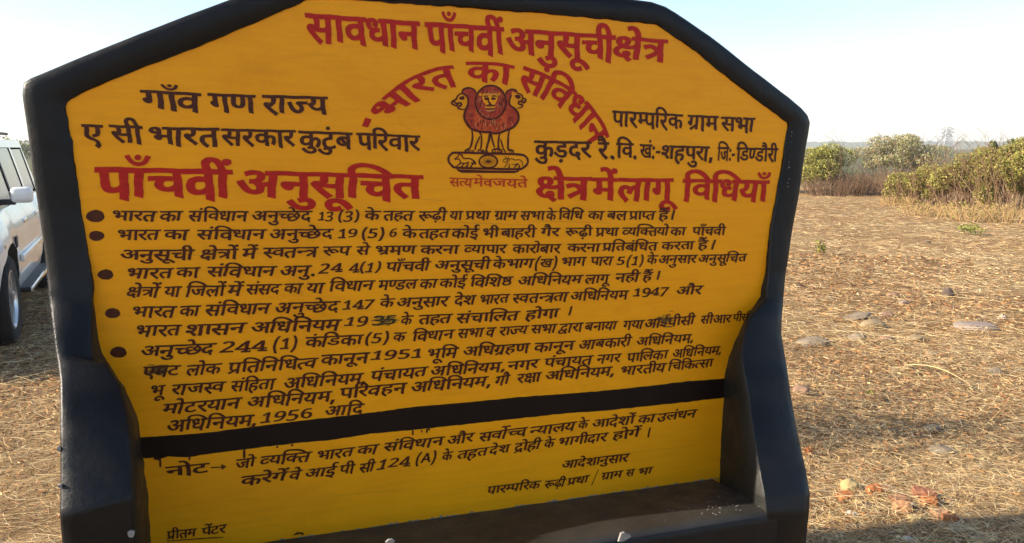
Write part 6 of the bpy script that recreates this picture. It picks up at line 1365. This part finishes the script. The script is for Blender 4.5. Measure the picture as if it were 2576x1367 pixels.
def pylon(px, dist, top_py):
    base = at_depth(px, 372, dist); base.z = 0; Hh = at_depth(px, top_py, dist).z
    root = empty("lattice_pylon", base); tag(root, "faint steel lattice power pylon on the skyline at the right", "pylon")
    Ms = plain("galvanised_steel", (.35, .36, .38), .6, .4, .4)
    V = []; F = []
    def bar(a, b_, r_=.16):
        a = Vector(a); b_ = Vector(b_); d = (b_ - a).normalized(); u = d.orthogonal().normalized(); w2 = d.cross(u); b0 = len(V)
        for p in (a, b_):
            for s1, s2 in ((1, 1), (1, -1), (-1, -1), (-1, 1)): V.append(p + u * r_ * s1 + w2 * r_ * s2)
        for k in range(4): F.append((b0 + k, b0 + (k + 1) % 4, b0 + 4 + (k + 1) % 4, b0 + 4 + k))
    def hw(z): return 2.6 * (1 - z / Hh) + .9
    lv = np.linspace(0, Hh * .93, 10)
    for i in range(9):
        z0, z1 = lv[i], lv[i + 1]; a0, a1 = hw(z0), hw(z1)
        c0 = [(-a0, -a0, z0), (a0, -a0, z0), (a0, a0, z0), (-a0, a0, z0)]; c1_ = [(-a1, -a1, z1), (a1, -a1, z1), (a1, a1, z1), (-a1, a1, z1)]
        for k in range(4):
            bar(c0[k], c1_[k], .10); bar(c0[k], c1_[(k + 1) % 4], .05); bar(c0[(k + 1) % 4], c1_[k], .05); bar(c1_[k], c1_[(k + 1) % 4], .05)
    obj("tower_body", V, F, Ms, root)
    for z in (Hh * .62, Hh * .78, Hh * .93):
        V.clear(); F.clear(); L_ = 3.6
        for y_ in (-.8, .8):
            bar((-L_, 0, z), (-.8, y_, z), .1); bar((L_, 0, z), (.8, y_, z), .1); bar((-L_, 0, z), (-.6, y_, z + 1.3), .08); bar((L_, 0, z), (.6, y_, z + 1.3), .08)
        obj("cross_arm", V, F, Ms, root)
    V.clear(); F.clear(); bar((-.8, 0, Hh * .93), (0, 0, Hh), .1); bar((.8, 0, Hh * .93), (0, 0, Hh), .1); obj("peak", V, F, Ms, root)
pylon(2380, 430, 322)
# ================================================================== WHITE CAR
t = NT("white_car_paint", .22, .5); t.color((.78, .78, .77)); t.b.inputs['Coat Weight'].default_value = .6; t.b.inputs['Coat Roughness'].default_value = .05
dv = t.noise(2.2, 4, t.coord()); t.color(t.ramp(dv, [(.3, (.74, .70, .63)), (.7, (.82, .80, .76))])); M_CAR = t.m  # warm tint in the paint stands in for light reflected off the ground
M_GLS = plain("tinted_window_glass", (.008, .011, .014), .10, .4)
M_TRIM = plain("black_plastic_trim", (.018, .018, .02), .55, .4)
M_TYRE = plain("tyre_rubber", (.02, .019, .018), .85, .3, var=.3)
M_RIM = plain("alloy_rim", (.55, .56, .58), .3, .5, .85)
M_CHR = plain("chrome_strip", (.75, .76, .78), .12, .5, 1.0)
M_LAMP = plain("clear_headlight", (.55, .62, .70), .08, .8)
M_SEAM = plain("panel_gap", (.02, .02, .02), .8, .2)
M_AMB = plain("orange_indicator", (.6, .2, .02), .2, .6)
fw = ground_at(46, 862); rw = ground_at(130, 722)
hd = (Vector((fw.x, fw.y, 0)) - Vector((rw.x, rw.y, 0))).normalized()
yaw_c = math.atan2(hd.y, hd.x)
WB = 2.80; HW = .93
lf = Vector((hd.y, -hd.x, 0))     # points to the car's right
ctr = Vector((fw.x, fw.y, 0)) + lf * HW - hd * WB / 2
car = empty("parked_car", ctr, yaw_c)
tag(car, "white sport utility car with tinted windows parked at the left behind the board", "car")
# local: x forward, y to the car's left, z up.
def body_profile():     # top line of lower body along x
    return [(-2.30, .95), (-2.28, 1.08), (-1.2, 1.10), (0, 1.08), (.78, 1.07), (1.35, 1.05), (1.9, .98), (2.2, .86), (2.30, .70)]
def topz(x):
    P = body_profile()
    for a, b_ in zip(P, P[1:]):
        if a[0] <= x <= b_[0]: return a[1] + (b_[1] - a[1]) * (x - a[0]) / (b_[0] - a[0])
    return P[0][1] if x < P[0][0] else P[-1][1]
def botz(x):
    z = .30
    for cx_ in (WB / 2, -WB / 2):
        d = abs(x - cx_)
        if d < .47: z = max(z, .36 + math.sqrt(max(0, .47 ** 2 - d * d)))
    if x > 2.0: z = max(z, .30 + (x - 2.0) * .25)
    if x < -2.1: z = max(z, .34)
    return z
def hwid(x):
    if x > 1.5: return HW - .20 * ((x - 1.5) / .8) ** 2.2
    if x < -1.7: return HW - .10 * ((-1.7 - x) / .6) ** 2
    return HW
XS = sorted(set([round(x, 3) for x in np.linspace(-2.30, 2.30, 93)]))
for side in (1, -1):
    V = []; F = []; n_ = 9
    for x in XS:
        zt, zb_ = topz(x), botz(x); w_ = hwid(x)
        flare = max(0, 1 - min(abs(abs(x - 0) - WB / 2) / .55, 1)) * .035
        for k in range(n_):
            f_ = k / (n_ - 1); z = zb_ + (zt - zb_) * f_
            zr = (z - .30) / .8
            y = w_ - .05 * (1 - min(1, zr * 3)) ** 2 - .11 * max(0, (zr - .62) / .38) ** 2.2 + flare * (1 - abs(zr - .45)) + (.008 if .52 < zr < .60 else 0)
            V.append((x, side * y, z))
    for i in range(len(XS) - 1):
        for k in range(n_ - 1):
            a = i * n_ + k; q = (a, a + n_, a + n_ + 1, a + 1); F.append(q if side < 0 else q[::-1])
    obj("side_panel", V, F, M_CAR, car, True)
# hood, nose, tail
V = []; F = []
for x in [.75, .95, 1.2, 1.45, 1.7, 1.9, 2.05, 2.15, 2.22, 2.27, 2.30]:
    for y in np.linspace(-1, 1, 15):
        w_ = hwid(x) - .11; V.append((x + (.0 if abs(y) < .8 else -.03), y * w_, topz(x) + .055 * (1 - y * y) * (1 if x < 2 else max(0, (2.3 - x) / .3)) + (.012 if .35 < abs(y) < .55 and x < 2 else 0)))
for i in range(10):
    for k in range(14): a = i * 15 + k; F.append((a, a + 15, a + 16, a + 1))
obj("bonnet", V, F, M_CAR, car, True)
def boxm(x0, x1, y0, y1, z0, z1, bev=.02):
    bm = bmesh.new(); bmesh.ops.create_cube(bm, size=1)
    for v_ in bm.verts: v_.co = Vector(((x0 + x1) / 2 + v_.co.x * (x1 - x0), (y0 + y1) / 2 + v_.co.y * (y1 - y0), (z0 + z1) / 2 + v_.co.z * (z1 - z0)))
    if bev: bmesh.ops.bevel(bm, geom=list(bm.edges), offset=bev, segments=3, profile=.6, affect='EDGES')
    return bm
bm_obj("front_bumper", boxm(2.12, 2.38, -.80, .80, .30, .62, .08), M_CAR, car, True)
bm_obj("grille", boxm(2.26, 2.325, -.48, .48, .62, .80, .02), M_TRIM, car)
for k in range(4): bm_obj("grille_bar", boxm(2.32, 2.34, -.46, .46, .635 + k * .042, .65 + k * .042, .004), M_CHR, car)
bm_obj("rear_bumper", boxm(-2.42, -2.2, -.84, .84, .32, .62, .07), M_CAR, car, True)
bm_obj("tailgate", boxm(-2.33, -2.24, -.80, .80, .58, 1.08, .03), M_CAR, car, True)
bm_obj("underbody", boxm(-2.15, 2.15, -.70, .70, .28, .80, .04), M_TRIM, car)
# cabin
def cab_ring(z):      # footprint of the glasshouse at height z
    f_ = (z - 1.06) / .68
    return dict(xf=.98 - .78 * f_, xr=-2.22 + .22 * f_, w=.82 - .16 * f_ ** 1.1)
def cab(x, z, side):
    return (x, side * cab_ring(z)['w'], z)
zs = (1.06, 1.22, 1.40, 1.56, 1.66)
V = []; F = []      # roof
for x in np.linspace(-2.02, .28, 16):
    for y in np.linspace(-1, 1, 13):
        e_ = max(0, (x - .05) / .23); e2 = max(0, (-1.8 - x) / .22)
        V.append((x, y * (.685), 1.665 + .075 * (1 - abs(y) ** 2.6) - .05 * e_ ** 2 - .04 * e2 ** 2))
for i in range(15):
    for k in range(12): a = i * 13 + k; F.append((a, a + 13, a + 14, a + 1))
obj("roof", V, F, M_CAR, car, True)
def strip(name, mat, xa, xb, za, zb_, side, out=.0, nx=8, nz_=6, skew=None):
    V = []; F = []
    for i in range(nx + 1):
        for k in range(nz_ + 1):
            z = za + (zb_ - za) * k / nz_; x0, x1 = xa(z), xb(z); x = x0 + (x1 - x0) * i / nx
            V.append((x, side * (cab_ring(z)['w'] + out), z))
    for i in range(nx):
        for k in range(nz_): a = i * (nz_ + 1) + k; q = (a, a + nz_ + 1, a + nz_ + 2, a + 1); F.append(q if side < 0 else q[::-1])
    return obj(name, V, F, mat, car, True)
xf = lambda z: cab_ring(z)['xf']; xr = lambda z: cab_ring(z)['xr']
for s_ in (1, -1):
    strip("window_pillar", M_CAR, lambda z: xf(z) - .10, xf, 1.06, 1.70, s_, .004)
    strip("side_window", M_GLS, lambda z: -.02, lambda z: xf(z) - .11, 1.10, 1.60, s_, -.006)
    strip("window_pillar", M_TRIM, lambda z: -.11, lambda z: -.03, 1.06, 1.62, s_, .002)
    strip("side_window", M_GLS, lambda z: -1.02, lambda z: -.12, 1.10, 1.60, s_, -.006)
    strip("window_pillar", M_CAR, lambda z: -1.14, lambda z: -1.03, 1.06, 1.62, s_, .002)
    strip("side_window", M_GLS, lambda z: -1.98, lambda z: -1.15, 1.12, 1.58, s_, -.006)
    strip("window_pillar", M_CAR, lambda z: xr(z), lambda z: -1.99, 1.06, 1.68, s_, .002)
    strip("roof_side_rail", M_CAR, lambda z: xr(z), xf, 1.60, 1.68, s_, .008)
    strip("belt_line", M_CHR, lambda z: -1.98, lambda z: xf(z) - .05, 1.07, 1.10, s_, .012, nz_=1)
    bm_obj("roof_rack_bar", boxm(-1.75, .05, s_ * .60 - .02, s_ * .60 + .02, 1.735, 1.765, .012), M_TRIM, car, True)
    V = [(xr(1.02), s_ * .84, 1.05), (.98, s_ * .84, 1.05), (.98, s_ * .80, 1.075), (-2.22, s_ * .80, 1.075)]
    obj("shoulder", V, [(0, 1, 2, 3)] if s_ < 0 else [(3, 2, 1, 0)], M_CAR, car)
    # mirror
    mr = bm_obj('mirror', boxm(.66, .78, s_ * .98 - .085, s_ * .98 + .085, 1.115, 1.255, .045), M_CAR, car, True)
    bm_obj("mirror_stalk", boxm(.70, .76, min(s_ * .80, s_ * .93), max(s_ * .80, s_ * .93), 1.10, 1.15, .012), M_TRIM, mr)
    # headlight wraps round the corner
    V = []; F = []
    for i in range(9):
        t_ = i / 8; x = 1.72 + .56 * t_; y = hwid(x) + .012 - (.10 * t_ if t_ > .8 else 0)
        for z in (topz(x) - .235 + .04 * (1 - t_), topz(x) - .16, topz(x) - .055 - .03 * (1 - t_)): V.append((x + .012, s_ * (y + .012 - .03 * max(0, (z - (topz(x) - .16)) / .1)), z))
    for i in range(8):
        for k in range(2): a = i * 3 + k; q = (a, a + 3, a + 4, a + 1); F.append(q if s_ < 0 else q[::-1])
    hl = obj("headlight", V, F, M_LAMP, car, True)
    bm_obj("indicator", boxm(1.60, 1.66, s_ * .93 - .012, s_ * .93 + .012, .80, .84, .006), M_AMB, car)
    bm_obj("tail_light", boxm(-2.32, -2.18, s_ * .80 - .06, s_ * .80 + .06, .80, 1.06, .02), plain("red_tail_lamp", (.4, .01, .01), .15, .6), car)
    # door gaps, handles, running board, side strip
    for x in (.86, -.08, -1.05):
        V = [(x - .004, s_ * (hwid(x) + .006 - (.05 if z < .4 else 0) - .11 * max(0, ((z - .3) / .8 - .62) / .38) ** 2.2 + (.004)), z) for z in np.linspace(.36, 1.06, 12)] + [(x + .004, s_ * (hwid(x) + .006 - (.05 if z < .4 else 0) - .11 * max(0, ((z - .3) / .8 - .62) / .38) ** 2.2 + .004), z) for z in np.linspace(.36, 1.06, 12)]
        obj("door_gap", V, [(k, k + 1, k + 13, k + 12) for k in range(11)], M_SEAM, car)
    for x in (.05, -.92): bm_obj("door_handle", boxm(x, x + .17, s_ * .93 - .035 * (1 if s_ > 0 else 0), s_ * .93 + .035 * (1 if s_ < 0 else 0) + .0, .90, .935, .01), M_CHR, car, True)
    y0, y1 = sorted((s_ * .72, s_ * 1.0)); bm_obj("running_board", boxm(-.85, .85, y0, y1, .33, .375, .015), M_TRIM, car, True)
    y0, y1 = sorted((s_ * .99, s_ * 1.012)); bm_obj("board_edge_strip", boxm(-.85, .85, y0, y1, .335, .37, .005), M_CHR, car)
    y0, y1 = sorted((s_ * .93, s_ * .962)); bm_obj("side_moulding", boxm(-.80, .80, y0, y1, .60, .66, .012), M_CAR, car, True)
    y0, y1 = sorted((s_ * .945, s_ * .96)); bm_obj("wing_vent", boxm(1.06, 1.16, y0, y1, .76, .86, .01), M_TRIM, car, True)
def quad(name, pts, mat):
    return obj(name, pts, [(0, 1, 2, 3)], mat, car)
a, b_ = cab_ring(1.07), cab_ring(1.665)
V = []; F = []
for i in range(9):
    y = -1 + 2 * i / 8; bulge = .06 * (1 - y * y)
    for k in range(5):
        f_ = k / 4; z = 1.07 + .60 * f_; c = cab_ring(z); V.append((c['xf'] - .01 + bulge, y * (c['w'] - .02), z))
for i in range(8):
    for k in range(4): q = i * 5 + k; F.append((q, q + 5, q + 6, q + 1))
obj("windscreen", V, F, M_GLS, car, True)
quad("rear_window", [(a['xr'], -a['w'], 1.08), (b_['xr'], -b_['w'], 1.66), (b_['xr'], b_['w'], 1.66), (a['xr'], a['w'], 1.08)], M_GLS)
def wheel_at(x, s_):
    y = s_ * .82
    wh = empty("wheel"); wh.parent = car; wh.location = (x, y, .365)
    V = []; F = []; n_ = 36; prof_ = [(.24, -.10), (.33, -.115), (.358, -.095), (.365, -.05), (.365, .05), (.358, .095), (.33, .115), (.24, .10)]
    for i in range(n_):
        an = i / n_ * 6.2832
        for r_, yy in prof_: V.append((math.cos(an) * r_, yy * 1.05, math.sin(an) * r_))
    m = len(prof_)
    for i in range(n_):
        for k in range(m - 1): F.append((i * m + k, ((i + 1) % n_) * m + k, ((i + 1) % n_) * m + k + 1, i * m + k + 1))
    obj("tyre", V, F, M_TYRE, wh, True)
    V = []; F = []
    for i in range(n_):
        an = i / n_ * 6.2832
        for r_, yy in ((.245, s_ * .105), (.225, s_ * .11), (.215, s_ * .06), (.2, s_ * .02)): V.append((math.cos(an) * r_, yy, math.sin(an) * r_))
    for i in range(n_):
        for k in range(3): F.append((i * 4 + k, ((i + 1) % n_) * 4 + k, ((i + 1) % n_) * 4 + k + 1, i * 4 + k + 1))
    rm = obj("rim", V, F, M_RIM, wh, True)
    V = []; F = []
    for k in range(6):
        an = k / 6 * 6.2832; d = .33
        b0 = len(V)
        for r_, hw_ in ((.03, .035), (.13, .026), (.225, .036)):
            for sg in (-1, 1): V.append((math.cos(an) * r_ - math.sin(an) * hw_ * sg, s_ * (.098 if r_ < .2 else .09), math.sin(an) * r_ + math.cos(an) * hw_ * sg))
            for sg in (-1, 1): V.append((math.cos(an) * r_ - math.sin(an) * hw_ * sg, s_ * .06, math.sin(an) * r_ + math.cos(an) * hw_ * sg))
        for q in (0, 4): F += [(b0 + q, b0 + q + 1, b0 + q + 5, b0 + q + 4), (b0 + q, b0 + q + 4, b0 + q + 6, b0 + q + 2), (b0 + q + 1, b0 + q + 3, b0 + q + 7, b0 + q + 5)]
    V += [(math.cos(i / 14 * 6.2832) * .055, s_ * .104, math.sin(i / 14 * 6.2832) * .055) for i in range(14)]
    F.append(tuple(range(len(V) - 14, len(V))))
    obj("spokes", V, F, M_RIM, wh)
    obj("brake_disc", [(math.cos(i / 20 * 6.2832) * .2, s_ * .03, math.sin(i / 20 * 6.2832) * .2) for i in range(20)], [tuple(range(20))], M_TRIM, wh)
for x in (WB / 2, -WB / 2):
    for s_ in (1, -1): wheel_at(x, s_)
# ================================================================== AIR
hz = bpy.data.materials.new("haze_air"); hz.use_nodes = True
tn = hz.node_tree; tn.nodes.remove(tn.nodes["Principled BSDF"])
pv = tn.nodes.new("ShaderNodeVolumePrincipled"); pv.inputs['Color'].default_value = (.90, .93, 1, 1); pv.inputs['Density'].default_value = .0005
pv.inputs['Anisotropy'].default_value = .1
tn.links.new(pv.outputs[0], tn.nodes["Material Output"].inputs['Volume'])
bm = boxm(-1900, 1900, -1900, 1900, -2.5, 30, 0)
o = bm_obj("haze", bm, hz); o['kind'] = 'stuff'
